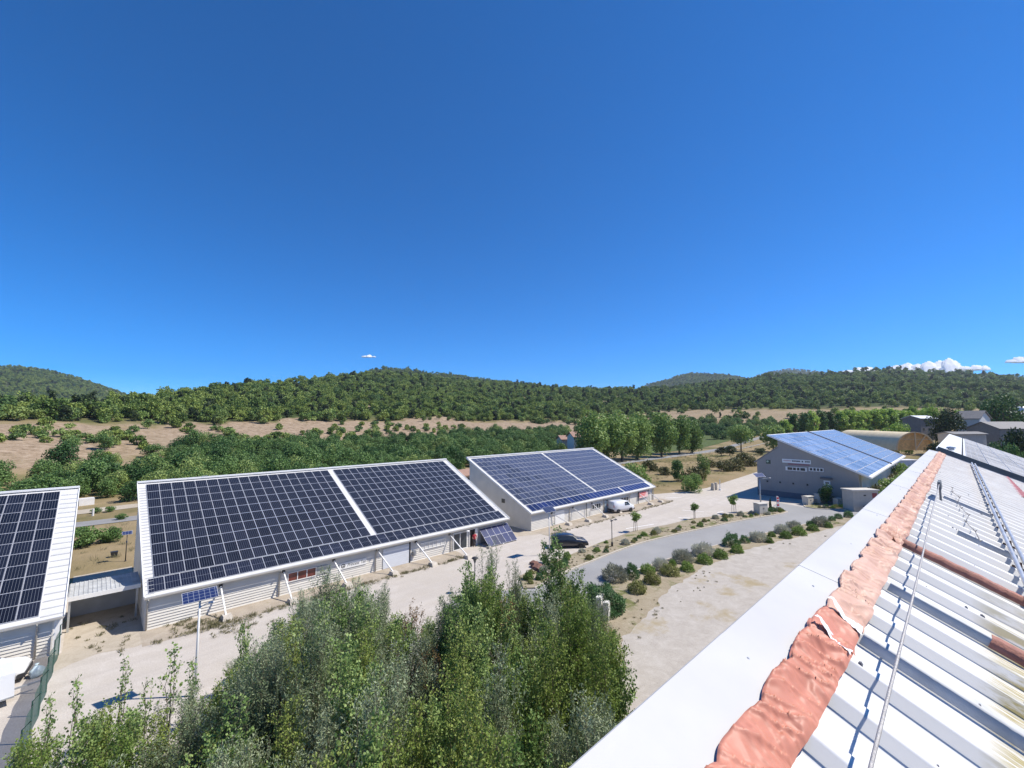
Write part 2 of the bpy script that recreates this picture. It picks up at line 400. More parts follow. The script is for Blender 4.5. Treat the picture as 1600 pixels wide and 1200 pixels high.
sheet('parking_area', SB+[(125, -5), (20, -3), (-12, 3), (-12, 9), (12, 10), (20, 13.5)], 0.012, parking_m)
# soil verges along the building fronts
for (x0, x1, y0) in ((3.0, 30.5, 38.6), (43.0, 78.5, 38.0)):
    pts = [(x0, 41.25)]+[(x, y0+0.5*(float(vnoise(x, 3, 4, 4))-0.5)-(0.0 if x < x1-2 else 0)) for x in np.arange(x0, x1, 1.0)]+[(x1, 40.4), (x1, 41.25)]
    sheet('verge', pts, 0.012, verge_m)
for pts in ([(38.7, 41.2), (42.9, 39.4), (42.9, 60), (38.7, 60)],): sheet('dirt_track', pts, 0.0105, track_m)
# parking bay lines
mk = MB()
for (u0, v0, u1, v1) in ((978, 826, 1022, 819), (973, 832, 993, 834), (1060, 809, 1078, 809), (1130, 799, 1120, 801), (1040, 778, 1065, 777), (1050, 771, 1075, 770), (1066, 797, 1100, 800), (1240, 789, 1262, 790)):
    a = gz(u0, v0); b = gz(u1, v1); mk.bar((a[0], a[1], 0.006), (b[0], b[1], 0.008), 0.16, 0.012)
tag(mk.build('parking_markings', paint), kind='structure')
# valley road behind the buildings, following the ground
def ribbon(name, pts, w, mat, lift=0.05):
    L = smooth_line(pts, 10); Vv = []; F = []
    for k, p in enumerate(L):
        a = np.array(L[max(k-1, 0)]); b = np.array(L[min(k+1, len(L)-1)]); d = (b-a)/np.linalg.norm(b-a); n = np.array([-d[1], d[0]])
        for s in (-1, -0.33, 0.33, 1):
            q = np.array(p)+n*w/2*s; Vv.append((q[0], q[1], hz1(q[0], q[1])+lift))
    for k in range(len(L)-1):
        for s in range(3): F.append((k*4+s, k*4+s+1, k*4+5+s, k*4+4+s))
    mb = MB(); mb.add(Vv, F); o = mb.build(name, mat, smooth=True); return tag(o, kind='structure')
vroad_m = M('valley_asphalt', (0.27, 0.265, 0.26), 0.9, 0, 0.12, 0.4, spec=0.1)
ribbon('valley_road', [(-160, 90), (-60, 89.5), (2, 88.6), (60, 86), (110, 83.5), (152, 83.5), (200, 85), (290, 91), (380, 92)], 4.0, vroad_m, 0.06)
field_m = soil_mat('green_field_soil', (0.06, 0.085, 0.03), (0.085, 0.115, 0.042), (0.12, 0.145, 0.06), (0.10, 0.10, 0.04), 0.05, 0.6)
ribbon('field', [(175, 112), (230, 112), (300, 116), (350, 118)], 30, field_m, 0.10)
ribbon('path', [(-60, 100), (-20, 99), (4, 101), (30, 104), (60, 104)], 4.5, track_m, 0.05)
# ------------------------------------------------------------------ solar buildings
roof_paint = M('roof_paint', (0.60, 0.595, 0.58), 0.5, 0, 0.08, 0.8)
TAN = math.tan(R(24.7)); ANG = R(24.7)
def panel_glass(name, base, line, nx, halfcut, ny=0, rough=0.16, linew=0.05, pw=0.92, ph=1.3, var=0.42):
    m, t, b = newmat(name)
    tc = t.nodes.new('ShaderNodeTexCoord'); sp = t.nodes.new('ShaderNodeSeparateXYZ'); t.links.new(tc.outputs['Object'], sp.inputs[0])
    def lines(sock, period, w):
        a = N(t, 'ShaderNodeMath', operation='DIVIDE', i_1=period); t.links.new(sock, a.inputs[0])
        f = N(t, 'ShaderNodeMath', operation='FRACT'); t.links.new(a.outputs[0], f.inputs[0])
        g = N(t, 'ShaderNodeMath', operation='LESS_THAN', i_1=w); t.links.new(f.outputs[0], g.inputs[0]); return g.outputs[0]
    fac = lines(sp.outputs[0], pw/nx, linew)
    if ny:
        g = lines(sp.outputs[1], ph/ny, linew); mx = N(t, 'ShaderNodeMath', operation='MAXIMUM'); t.links.new(fac, mx.inputs[0]); t.links.new(g, mx.inputs[1]); fac = mx.outputs[0]
    if halfcut:
        a = N(t, 'ShaderNodeMath', operation='SUBTRACT', i_1=ph/2); t.links.new(sp.outputs[1], a.inputs[0])
        ab = N(t, 'ShaderNodeMath', operation='ABSOLUTE'); t.links.new(a.outputs[0], ab.inputs[0])
        g = N(t, 'ShaderNodeMath', operation='LESS_THAN', i_1=0.014); t.links.new(ab.outputs[0], g.inputs[0])
        mx = N(t, 'ShaderNodeMath', operation='MAXIMUM'); t.links.new(fac, mx.inputs[0]); t.links.new(g.outputs[0], mx.inputs[1]); fac = mx.outputs[0]
    oi = t.nodes.new('ShaderNodeObjectInfo')
    bc = ramp(t, oi.outputs['Random'], [(0.0, tuple(x*(1-var) for x in base)), (1.0, tuple(x*(1+var) for x in base))])
    t.links.new(mix(t, fac, bc, line), b.inputs['Base Color']); b.inputs['Roughness'].default_value = rough
    return m
frame_m = M('panel_frame', (0.56, 0.57, 0.61), 0.4, 0.0, 0.03)
mono = panel_glass('mono_cells', (0.011, 0.0125, 0.021), (0.17, 0.18, 0.20), 6, False, linew=0.085)
mono_h = panel_glass('half_cut_cells', (0.010, 0.012, 0.023), (0.18, 0.19, 0.22), 6, True, ph=1.46, linew=0.085)
poly_g = panel_glass('grey_blue_cells', (0.040, 0.047, 0.080), (0.14, 0.15, 0.18), 3, False, ny=5, rough=0.2, linew=0.06)
poly_b = panel_glass('blue_cells', (0.012, 0.020, 0.085), (0.07, 0.085, 0.15), 6, False, ny=9, rough=0.2, linew=0.05, ph=1.46)
sky_p = panel_glass('painted_sky_cells', (0.20, 0.235, 0.31), (0.36, 0.39, 0.44), 6, False, rough=0.2, linew=0.03, pw=1.9, ph=1.7)  # pale blue base paints the glancing sky reflection into the cells
neigh_p = panel_glass('grey_brown_cells', (0.27, 0.262, 0.255), (0.42, 0.42, 0.42), 4, False, ny=3, rough=0.55, linew=0.05, pw=1.5, ph=1.0)  # even brownish grey cells for the neighbouring roof
def panel_mesh(name, pw, ph, glass, fr=0.015):
    mb = MB()
    mb.box((fr, fr, -0.012), (pw-fr, ph-fr, -0.004), 1)
    for a, b in (((0, 0), (pw, fr)), ((0, ph-fr), (pw, ph)), ((0, fr), (fr, ph-fr)), ((pw-fr, fr), (pw, ph-fr))):
        mb.box((a[0], a[1], -0.04), (b[0], b[1], 0), 0)
    return mb.mesh(name, [frame_m, glass])
def put_panels(root, plane, items, limit=100, ang=ANG):
    # items: (x, s, mesh) in the building's own frame; s is measured up the slope from the eave line
    org = np.array(root.location)
    def loc(x, s): return (x, plane[0]+s*math.cos(ang), plane[1]+s*math.sin(ang))
    items = sorted(items, key=lambda it: np.linalg.norm(np.array(loc(it[0], it[1]))+org-C0))
    for x, s, me in items[:limit]:
        o = link('solar_panel', me, root, loc(x, s)); o.rotation_euler = (ang, 0, 0)
    rest = items[limit:]
    if rest:
        mats = []; Vv = []; F = []; mi = []
        for x, s, me in rest:
            p = loc(x, s); o = len(Vv)
            for v in me.vertices:
                Vv.append((p[0]+v.co.x, p[1]+v.co.y*math.cos(ang)-v.co.z*math.sin(ang), p[2]+v.co.y*math.sin(ang)+v.co.z*math.cos(ang)))
            for m in me.materials:
                if m not in mats: mats.append(m)
            for f in me.polygons: F.append(tuple(i+o for i in f.vertices)); mi.append(mats.index(me.materials[f.material_index]))
        # one part: same panels, texture axes along the slope
        mb = MB(); mb.v = [tuple(np.array((v[0], (v[1]-plane[0])*math.cos(ang)+(v[2]-plane[1])*math.sin(ang), -(v[1]-plane[0])*math.sin(ang)+(v[2]-plane[1])*math.cos(ang)))) for v in Vv]
        me = bpy.data.meshes.new('solar_panel'); me.from_pydata(mb.v, [], F)
        for m in mats: me.materials.append(STUFFMAT.get(m.name, m))
        me.polygons.foreach_set('material_index', mi); me.update()
        o = link('solar_panel', me, root, (0, plane[0], plane[1])); o.rotation_euler = (ang, 0, 0); o['kind'] = 'stuff'
STUFFMAT = {}

def clapboard(mb, p0, p1, z0, z1, out, h=0.2, lap=0.062, clip=None, mi=0):
    # courses of boards between plan points p0 and p1; out = outward normal; clip(z) -> fraction start along p0->p1
    p0 = np.array(p0, float); p1 = np.array(p1, float); out = np.array(out, float)
    z = z0
    while z < z1-0.02:
        zt = min(z+h, z1)
        a0 = clip(z) if clip else 0.0; a1 = clip(zt) if clip else 0.0
        if a0 >= 0.995: break
        b0 = p0+(p1-p0)*a0; t0 = p0+(p1-p0)*min(a1, 0.999)
        V = []
        for (q, zz, o) in ((b0, z, lap-0.034), (p1, z, lap-0.034), (p1, zt, -0.030), (t0, zt, -0.030), (b0, z, -0.06), (p1, z, -0.06)):
            V.append((q[0]+out[0]*o, q[1]+out[1]*o, zz))
        mb.add(V, [(0, 1, 2, 3), (4, 5, 1, 0)], mi)
        z = zt
def window(parent, x0, x1, z0, z1, nlites, y=-0.03, pane=None, frame=None, label=None):
    frame = frame or white_metal
    mb = MB(); w = 0.06
    mb.box((x0, y-0.06, z0), (x1, y, z0+w)); mb.box((x0, y-0.06, z1-w), (x1, y, z1))
    for k in range(nlites+1):
        xx = x0+(x1-x0-w)*k/nlites; mb.box((xx, y-0.058, z0+w), (xx+w, y, z1-w))
    f = mb.build('window', frame, parent)
    if label: f['label'] = label
    pn = MB(); pn.box((x0+w, y-0.02, z0+w), (x1-w, y-0.005, z1-w)); pn.build('pane', pane or glass_m, f)
    return f
curtain_glass = M('curtain_glass', (0.16, 0.045, 0.035), 0.25, 0, 0.4, 1.5)
def seam_lines(mb, x0, x1, s0, s1, step, plane, ang=ANG, up=0.075):
    s = s0
    while s < s1:
        y = plane[0]+s*math.cos(ang); z = plane[1]+s*math.sin(ang)-0.075
        mb.bar((x0, y, z+up/2), (x1, y, z+up/2), 0.035, up)
        s += step
EAVE = (-0.3, 2.56)      # local y, z of the panel plane at the eave
def monopitch(name, label, x0, L, xr0, xr1, wallmat, downpipes, braces, D=13.5, strips=(), panes=None):
    root = thing(name, label, 'building', (x0, 41.3, 0))
    root['group'] = 'single pitch buildings with solar roofs'
    zt = lambda y: EAVE[1]+(y-EAVE[0])*TAN
    w = MB()
    clapboard(w, (0, 0), (L, 0), 0, zt(0)-0.30, (0, -1))
    cl = lambda z: max(0.0, ((z-zt(0)+0.30)/TAN)/D)
    clapboard(w, (0, 0), (0, D), 0, zt(D)-0.32, (-1, 0), clip=cl)
    clapboard(w, (L, 0), (L, D), 0, zt(D)-0.32, (1, 0), clip=cl)
    w.box((0.01, D-0.1, 0), (L-0.01, D, zt(D)-0.4))
    w.box((-0.035, -0.035, 0), (0.05, 0.05, zt(0)-0.3)); w.box((L-0.05, -0.035, 0), (L+0.035, 0.05, zt(0)-0.3))
    w.build('wall', wallmat, root)
    r = MB()
    a, b = xr0-x0, xr1-x0; y0, y1 = -0.42, D+0.3
    zo = -0.075
    r.prism([(y0, zt(y0)+zo), (y1, zt(y1)+zo), (y1, zt(y1)+zo-0.16), (y0+0.12, zt(y0)+zo-0.07), (y0, zt(y0)+zo-0.05)], 0, a, b)
    for (xa, xb) in strips: seam_lines(r, xa, xb, 0.1, 14.6, 0.68 if xb-xa > 0.6 else 0.42, EAVE)
    rf = r.build('roof', roof_paint, root)
    t = MB()
    t.bar((a-0.03, y0, zt(y0)-0.10), (a-0.03, y1, zt(y1)-0.10), 0.06, 0.22); t.bar((b+0.03, y0, zt(y0)-0.10), (b+0.03, y1, zt(y1)-0.10), 0.06, 0.22)
    t.bar((a-0.06, y1-0.08, zt(y1)+0.0), (b+0.06, y1-0.08, zt(y1)+0.0), 0.36, 0.14)
    t.build('trim', white_metal, rf)
    for xx in (a+5, (a+b)/2-1): v = MB(); v.box((xx, y1-0.2, zt(y1)+0.07), (xx+0.5, y1-0.02, zt(y1)+0.15)); v.build('vent_cap', galv, rf)
    g = MB(); zg = zt(y0)-0.20
    g.prism([(y0-0.11, zg+0.06), (y0-0.10, zg-0.02), (y0-0.03, zg-0.05), (y0-0.002, zg-0.05), (y0-0.002, zg+0.06), (y0-0.03, zg+0.06), (y0-0.03, zg), (y0-0.09, zg), (y0-0.09, zg+0.06)], 0, a-0.02, b+0.02)
    g.build('gutter', gutter_m, root)
    for xx in downpipes:
        p = MB(); x = xx-x0
        p.tube([(x, y0-0.07, zg-0.04), (x, y0-0.07, zg-0.16), (x, -0.10, zg-0.42), (x, -0.10, 0.05)], 0.05, 8); p.build('downpipe', gutter_m, root, True)
    for bx, top, fx, fy in braces:
        p = MB(); p.bar((bx-x0, -0.12, top), (fx-x0, fy-41.3, 0.26), 0.095, 0.095); br = p.build('brace', white_metal, root)
        f = MB(); f.add(*frustum((fx-x0+0.05, fy-41.3-0.05, 0), 0.36, 0.5, 0.28, 0.3, 0.34)); f.build('footing', concrete, br)
        k = MB(); k.box((bx-x0-0.12, -0.14, top-0.05), (bx-x0+0.12, -0.02, top+0.14)); k.build('bracket', dark, br)
    return root
def frustum(c, wx, wy, tx, ty, h):
    x, y, z = c
    V = [(x-wx, y-wy, z), (x+wx, y-wy, z), (x+wx, y+wy, z), (x-wx, y+wy, z), (x-tx, y-ty, z+h), (x+tx, y-ty, z+h), (x+tx, y+ty, z+h), (x-tx, y+ty, z+h)]
    return V, [(0,3,2,1),(4,5,6,7),(0,1,5,4),(1,2,6,5),(2,3,7,6),(3,0,4,7)]
def rows(xa, xb, ncol, s0, s1, nrow, glass, gapx=0.02, gapy=0.02):
    pw = (xb-xa)/ncol; ph = (s1-s0)/nrow
    me = panel_mesh('solar_panel', pw-gapx, ph-gapy, glass)
    return [(xa+i*pw, s0+j*ph, me) for i in range(ncol) for j in range(nrow)]

b1 = monopitch('solar_building', 'pale solar building cut off by the left edge, white car beside its wall', -34.5, 33.2, -34.8, -0.85, cladding, [-2.0], [], strips=((32.62, 33.6),))
put_panels(b1, EAVE, rows(34.5-9.85, 34.5-1.95, 8, 0.22, 15.0, 11, mono), 100)
w = MB(); w.box((33.23, -0.02, 0), (33.6, 0.3, 2.2)); w.build('corner_post', white_metal, b1)

b2 = monopitch('solar_building', 'x', 3.26, 35.0, 3.13, 38.75, cladding,
    [3.35, 12.0, 20.75, 29.9, 38.0], [(7.75, 1.95, 7.85, 39.35), (12.3, 1.95, 12.4, 39.1), (16.6, 1.95, 17.1, 39.4), (20.95, 1.95, 21.6, 39.2), (25.3, 1.95, 25.8, 38.8), (29.7, 1.95, 29.9, 38.2)],
    strips=((-0.1, 0.42), (34.85, 35.4)))
b2['label'] = 'longest pale clad building with dark solar roof and a white lettered sign on its wall'
o2 = 3.26
pk = (18*0.94)
L2 = rows(3.72-o2, 20.86-o2, 18, 1.72, 15.0, 10, mono) + rows(21.5-o2, 37.95-o2, 17, 1.72, 15.0, 10, mono) + rows(3.36-o2, 38.3-o2, 37, 0.16, 1.64, 1, mono_h)
put_panels(b2, EAVE, L2)
window(b2, 12.65-o2, 15.05-o2, 0.98, 1.78, 3, label='three light window with dark and reddish curtains', pane=curtain_glass)
pn = MB(); pn.box((15.1-o2, -0.06, 1.02), (16.1-o2, -0.035, 1.74)); pn.build('shutter', M('shutter_grey', (0.42, 0.43, 0.40), 0.6), b2)
window(b2, 25.9-o2, 29.1-o2, 0.98, 1.75, 6, pane=M('white_blind', (0.62, 0.62, 0.6), 0.5))
gd = MB(); gd.box((21.55-o2, -0.07, 0.03), (24.5-o2, -0.035, 1.98))
for k in range(1, 10): gd.box((21.55-o2, -0.078, 0.2*k), (24.5-o2, -0.07, 0.2*k+0.02))
gd.build('garage_door', M('garage_white', (0.66, 0.69, 0.74), 0.45, 0, 0.04), b2)
gd = MB(); gd.box((24.52-o2, -0.09, 0.0), (24.66-o2, -0.03, 2.1)); gd.build('door_post', dark, b2)
gl = MB()
for (xa, xb) in ((30.3, 31.15), (31.22, 32.15)): gl.box((xa-o2, -0.075, 0.12), (xb-o2, -0.06, 1.82))
gd = MB()
for xx in (30.22, 31.15, 32.15): gd.box((xx-o2, -0.085, 0.02), (xx+0.08-o2, -0.03, 1.9))
gd.box((30.22-o2, -0.085, 1.9), (32.23-o2, -0.03, 1.98)); gd.box((30.3-o2, -0.083, 0.02), (32.15-o2, -0.03, 0.12))
f = gd.build('glass_door', white_metal, b2); gl.build('pane', glass_m, f)
dd = MB(); dd.box((32.62-o2, -0.06, 0.05), (33.4-o2, -0.04, 2.0)); do = dd.build('doorway', M('dark_interior', (0.03, 0.022, 0.02), 0.8), b2)
dd = MB(); dd.box((32.54-o2, -0.1, 0.02), (32.62-o2, -0.03, 2.08)); dd.box((33.4-o2, -0.1, 0.02), (33.75-o2, -0.03, 2.08)); dd.box((32.62-o2, -0.1, 2.0), (33.4-o2, -0.03, 2.08)); dd.build('door_frame', white_metal, do)
dk = MB(); dk.box((34.0-o2, -0.05, 0.05), (37.9-o2, -0.034, 2.02)); dk.build('shutter', M('shutter_shade', (0.34, 0.34, 0.33), 0.6), b2)
lb = MB(); lb.box((24.9-o2, -0.3, 0.7), (25.25-o2, -0.04, 1.15)); lb.box((24.94-o2, -0.32, 0.74), (25.21-o2, -0.3, 1.11)); lb.build('meter_box', galv, b2)
# the lettered sign on the wall of the long building
sg = MB(); sg.box((17.15-o2, -0.075, 0.98), (19.8-o2, -0.034, 1.56)); sg = sg.build('sign_board', M('sign_white', (0.82, 0.82, 0.8), 0.4, 0, 0.02), b2)
ink = M('sign_ink', (0.05, 0.05, 0.055), 0.5, 0, 0.0)
tm = text_mesh('Princess Tea', 0.42, 0.35); tm.materials.append(ink)
o = link('lettering', tm, sg, (18.78-o2, -0.08, 1.27)); o.rotation_euler = (R(90), 0, 0); o.scale = (0.85, 1, 1)
em = MB()
for k in range(24):
    t0, t1 = 2*math.pi*k/24, 2*math.pi*(k+1)/24
    em.add([(0.2*math.cos(t0), 0, 0.2*math.sin(t0)), (0.2*math.cos(t1), 0, 0.2*math.sin(t1)), (0.13*math.cos(t1), 0, 0.13*math.sin(t1)), (0.13*math.cos(t0), 0, 0.13*math.sin(t0))], [(0, 1, 2, 3)])
em.add([(-0.12, 0, -0.07), (0.12, 0, -0.07), (0.1, 0, -0.02), (0.03, 0, 0.09), (0.0, 0, 0.02), (-0.06, 0, 0.0)], [(0, 1, 2, 3, 4, 5)])
em.build('emblem', ink, sg, loc=(17.5-o2, -0.08, 1.27))
fl = MB(); fl.lathe([(0.0, 0), (0.22, 0), (0.24, 0.1), (0.2, 0.16), (0, 0.18)], 12, (32.0-o2, -0.42, 1.95)); fl.build('flood_light', white_metal, b2)

b3 = monopitch('solar_building', 'pale building with grey solar roof edged by one blue row, white van in front', 43.2, 33.1, 42.8, 76.7, cladding,
    [51.35, 60.2, 68.0, 76.1], [(47.4, 1.75, 49.5, 40.0), (52.2, 1.85, 53.2, 39.3), (57.0, 1.85, 57.5, 39.2), (61.2, 1.75, 61.9, 39.6), (71.2, 1.8, 71.6, 39.3), (74.4, 1.8, 75.2, 39.2)], strips=((33.0, 33.4),))
o3 = 43.2
L3 = rows(43.3-o3, 59.85-o3, 17, 1.75, 15.05, 10, poly_g, 0.05, 0.085) + rows(60.35-o3, 75.9-o3, 16, 1.75, 15.05, 10, poly_g, 0.05, 0.085)
L3 += rows(43.35-o3, 66.3-o3, 24, 0.16, 1.64, 1, poly_b, 0.05) + rows(66.75-o3, 75.4-o3, 9, 0.16, 1.64, 1, poly_b, 0.05)
put_panels(b3, EAVE, L3)
wd = MB(); wd.box((48.1-o3, -0.06, 0.05), (50.2-o3, -0.034, 1.9)); wd.build('garage_door', M('sign_white', (0.82, 0.82, 0.8), 0.4), b3)
window(b3, 57.0-o3, 59.4-o3, 0.88, 1.7, 4); window(b3, 65.3-o3, 67.8-o3, 0.98, 1.75, 3)
dr = MB(); dr.box((60.5-o3, -0.06, 0.03), (61.3-o3, -0.034, 1.75)); dr.build('door', M('door_blue', (0.45, 0.55, 0.60), 0.5), b3)
for xx in (70.8, 74.6, 76.3, 55.4):
    p = MB(); p.tube([(xx-o3, -0.2, 0), (xx-o3, -0.2, 2.2)], 0.045, 6); p.build('post', dark if xx < 75 else galv, b3)
bn = MB(); bn.box((71.05-o3, -0.25, 0.95), (74.1-o3, -0.23, 1.98)); bn = bn.build('banner', M('banner_pink', (0.80, 0.56, 0.54), 0.6, 0, 0.03), b3); bn['label'] = 'washed out red and white banner hung under the eave'
st = MB()
for (z0, z1, x0, x1) in ((1.68, 1.93, 71.1, 73.4), (1.42, 1.58, 71.1, 73.3), (1.2, 1.3, 71.1, 73.0)): st.box((x0-o3, -0.262, z0), (x1-o3, -0.25, z1))
st.build('lettering', M('banner_red', (0.72, 0.12, 0.12), 0.5, 0, 0.1), bn)
wn = MB(); wn.box((-0.05, 5.2, 3.0), (-0.03, 5.9, 3.6)); wn.build('window', glass_m, b3)

# large building with the grey gable, its roof split by a dark gutter
X4 = 96.9
b4 = thing('solar_building', 'large building with dark grey gable wall, shop sign and sky blue glossy solar roof', 'building', (X4, 0, 0), 0, 'single pitch buildings with solar roofs')
A4 = math.atan2(12.08-5.25, 27.05-11.66); T4 = math.tan(A4); XE = 160.5-X4
z4 = lambda y: 5.25+(y-11.66)*T4
w = MB(); prof = [(13.2, 0), (13.2, z4(13.2)-0.3), (25.5, z4(25.5)-0.3), (25.5, 9.6), (29.35, 6.75), (29.45, 0)]
w.prism(prof, 0, 0.0, XE-1)
for k in range(1, 17):
    y = 13.2+k*0.98
    if y < 29.4: w.box((-0.02, y-0.02, 0.3), (0.0, y+0.02, (z4(y)-0.35) if y < 25.4 else 9.6-(y-25.5)*0.74-0.1))
w.build('wall', cladding_grey, b4)
w = MB(); w.box((2, 13.12, 0.2), (XE-1.2, 13.19, z4(13.2)-0.5)); w.build('wall', cladding, b4)
r = MB(); ya, yb = 11.55, 27.15
r.prism([(ya, z4(ya)-0.075), (yb, z4(yb)-0.075), (yb, z4(yb)-0.3), (ya, z4(ya)-0.3)], 0, -0.55, XE); rf = r.build('roof', white_metal, b4)
t = MB(); t.bar((-0.6, ya, z4(ya)-0.13), (-0.6, yb, z4(yb)-0.13), 0.08, 0.3); t.bar((XE+0.04, ya, z4(ya)-0.13), (XE+0.04, yb, z4(yb)-0.13), 0.08, 0.3); t.bar((-0.6, ya-0.08, z4(ya)-0.17), (XE, ya-0.08, z4(ya)-0.17), 0.16, 0.26)
t.build('trim', white_metal, rf)
r = MB(); r.prism([(25.4, 9.75), (29.9, 6.4), (29.95, 6.5), (25.4, 9.9)], 0, -0.1, XE-1); r.build('lean_to_roof', cladding_grey, b4)
xs = 128.3-X4
dv = MB(); dv.bar((xs+0.35, ya-0.02, z4(ya)+0.02), (xs+0.35, yb, z4(yb)+0.02), 0.7, 0.16); dv.build('roof_gutter', M('gutter_dark', (0.055, 0.06, 0.07), 0.9, 0, 0.1, 1, spec=0.1), rf)
put_panels(b4, (11.66, 5.25), rows(-0.3, xs-0.05, 16, 0.2, 16.7, 9, sky_p, 0.02, 0.07)+rows(xs+0.8, XE-0.2, 16, 0.2, 16.7, 9, sky_p, 0.02, 0.07), 100, A4)
def gable_box(name, y0, y1, z0, z1, mat, d=0.05, parent=None, base=0.02):
    mb = MB(); mb.box((-base-d, y0, z0), (-base, y1, z1)); return mb.build(name, mat, parent or b4)
for (ya_, yb_, z0, z1, lites) in ((20.85, 24.35, 5.28, 6.02, [(0.10, 0.33), (0.36, 0.50), (0.54, 0.66), (0.70, 0.92)]), (18.25, 20.55, 5.45, 6.15, [(0.08, 0.24), (0.32, 0.48), (0.56, 0.70), (0.78, 0.94)])):
    f = gable_box('window', ya_, yb_, z0, z1, white_metal)
    for a, b in lites: gable_box('pane', yb_-(yb_-ya_)*b, yb_-(yb_-ya_)*a, z0+0.12, z1-0.12, glass_m, 0.012, f, 0.07)
sgn = gable_box('sign_board', 20.15, 24.85, 6.72, 7.45, M('sign_white', (0.82, 0.82, 0.8), 0.4))
random.seed(5)
mb = MB(); y = 23.2
for wd_, gp in ((0.16, .05), (0.14, .05), (0.15, .05), (0.15, .05), (0.16, .05), (0.14, .05), (0.15, .25), (0.22, .3), (0.18, .05), (0.12, .05), (0.14, .05), (0.16, .05)):
    mb.box((-0.085, y-wd_, 7.0), (-0.071, y, 7.26)); y -= wd_+gp
mb.build('lettering', ink, sgn)
mb = MB(); y = 24.6
for k in range(7): mb.box((-0.085, y-0.12, 7.05), (-0.071, y, 7.22)); y -= 0.19
mb.build('lettering', M('pale_red_ink', (0.55, 0.25, 0.25), 0.5), sgn)
gable_box('sign_board', 20.4, 23.9, 6.38, 6.66, M('faded_red_board', (0.30, 0.14, 0.16), 0.5), 0.03)
lg = gable_box('emblem', 26.9, 27.7, 6.3, 7.05, M('emblem_green', (0.06, 0.09, 0.06), 0.5), 0.03)
mb = MB(); mb.lathe([(0, 0), (0.2, 0), (0.2, 0.02), (0, 0.02)], 12); o = mb.build('disc', M('emblem_pale', (0.45, 0.55, 0.42), 0.5), lg, loc=(-0.05, 27.42, 6.76)); o.rotation_euler = (0, R(-90), 0)
gable_box('door', 17.35, 18.35, 2.55, 3.95, white_metal, 0.05); gable_box('canopy', 17.0, 18.8, 4.2, 4.5, M('canopy_grey', (0.12, 0.12, 0.13), 0.5), 0.5)
gable_box('door_window', 17.55, 18.1, 3.4, 3.65, glass_m, 0.01, None, 0.07)
for yy in (27.6, 25.4, 23.2, 20.9, 14.5):
    gable_box('wall_light', yy-0.12, yy+0.12, 2.7, 3.0, dark, 0.12)
gable_box('base_strip', 13.25, 29.45, 0.0, 1.1, M('base_dark', (0.14, 0.15, 0.18), 0.6), 0.02)

# covered passage between the first two buildings
wk = thing('covered_passage', 'low corrugated canopy with grey back wall linking two solar buildings', 'canopy', (-0.8, 44.6, 0))
mb = MB(); mb.box((0, 0, 2.36), (3.95, 3.6, 2.44))
for k in range(16): mb.box((0.05+k*0.245, 0.02, 2.44), (0.11+k*0.245, 3.58, 2.475))
mb.build('roof', M('weathered_sheet', (0.46, 0.47, 0.47), 0.6, 0, 0.25, 1.5), wk)
mb = MB(); mb.box((0, -0.06, 2.16), (3.95, -0.004, 2.46)); mb.build('fascia', white_metal, wk)
mb = MB(); mb.box((0.0, 3.3, 0.0), (3.95, 3.4, 2.34)); mb.build('wall', M('blue_grey_wall', (0.42, 0.45, 0.50), 0.6), wk)
for xx in (0.06, 3.7):
    mb = MB(); mb.box((xx, 0.1, 0), (xx+0.12, 0.22, 2.36)); mb.build('post', galv, wk)

# ------------------------------------------------------------------ the roof the photograph was taken from
def roof_sheet_mat():
    m, t, b = newmat('white_sheet')
    tc = t.nodes.new('ShaderNodeTexCoord'); mp = t.nodes.new('ShaderNodeMapping'); mp.inputs['Scale'].default_value = (34, 1.7, 2)
    t.links.new(tc.outputs['Object'], mp.inputs['Vector'])
    n = t.nodes.new('ShaderNodeTexNoise'); n.inputs['Scale'].default_value = 1.6; n.inputs['Detail'].default_value = 6; n.inputs['Roughness'].default_value = 0.65; t.links.new(mp.outputs[0], n.inputs['Vector'])
    sp = t.nodes.new('ShaderNodeSeparateXYZ'); t.links.new(tc.outputs['Object'], sp.inputs[0])
    def rng(sock, a, b_):
        k = N(t, 'ShaderNodeMapRange'); k.inputs['From Min'].default_value = a; k.inputs['From Max'].default_value = b_; t.links.new(sock, k.inputs['Value']); return k.outputs[0]
    ym = rng(sp.outputs[1], 0.06, -0.10); xm = rng(sp.outputs[0], 8.5, 6.0)
    l = N(t, 'ShaderNodeMath', operation='MULTIPLY'); t.links.new(ym, l.inputs[0]); t.links.new(xm, l.inputs[1])
    nn = ramp(t, n.outputs['Fac'], [(0.40, (0, 0, 0)), (0.56, (1, 1, 1))])
    l2 = N(t, 'ShaderNodeMath', operation='MULTIPLY'); t.links.new(l.outputs[0], l2.inputs[0]); t.links.new(nn, l2.inputs[1])
    dirt = N(t, 'ShaderNodeMath', operation='MULTIPLY'); t.links.new(rng(sp.outputs[0], 12, 34), dirt.inputs[0]); t.links.new(nn, dirt.inputs[1])
    n2 = noise(t, 0.8, 5)
    base = ramp(t, n2, [(0.35, (0.60, 0.60, 0.595)), (0.6, (0.67, 0.665, 0.65))])
    c = mix(t, dirt.outputs[0], base, (0.46, 0.43, 0.43))
    c = mix(t, l2.outputs[0], c, (0.34, 0.285, 0.12))
    t.links.new(c, b.inputs['Base Color']); b.inputs['Roughness'].default_value = 0.55; b.inputs['Specular IOR Level'].default_value = 0.3; return m
YR, ZR0 = 1.23, 13.5
zp = lambda y: ZR0+(y-YR)*TAN
cb = thing('white_roof_building', 'building under the camera with white ribbed metal roof and patched orange ridge joint', 'building', (0, 0, 0))
PIT = 0.535; X0R, X1R = -5.0, 30.25
prof = []; x = X0R
cs = np.arange(3.46-PIT*15, X1R, PIT)
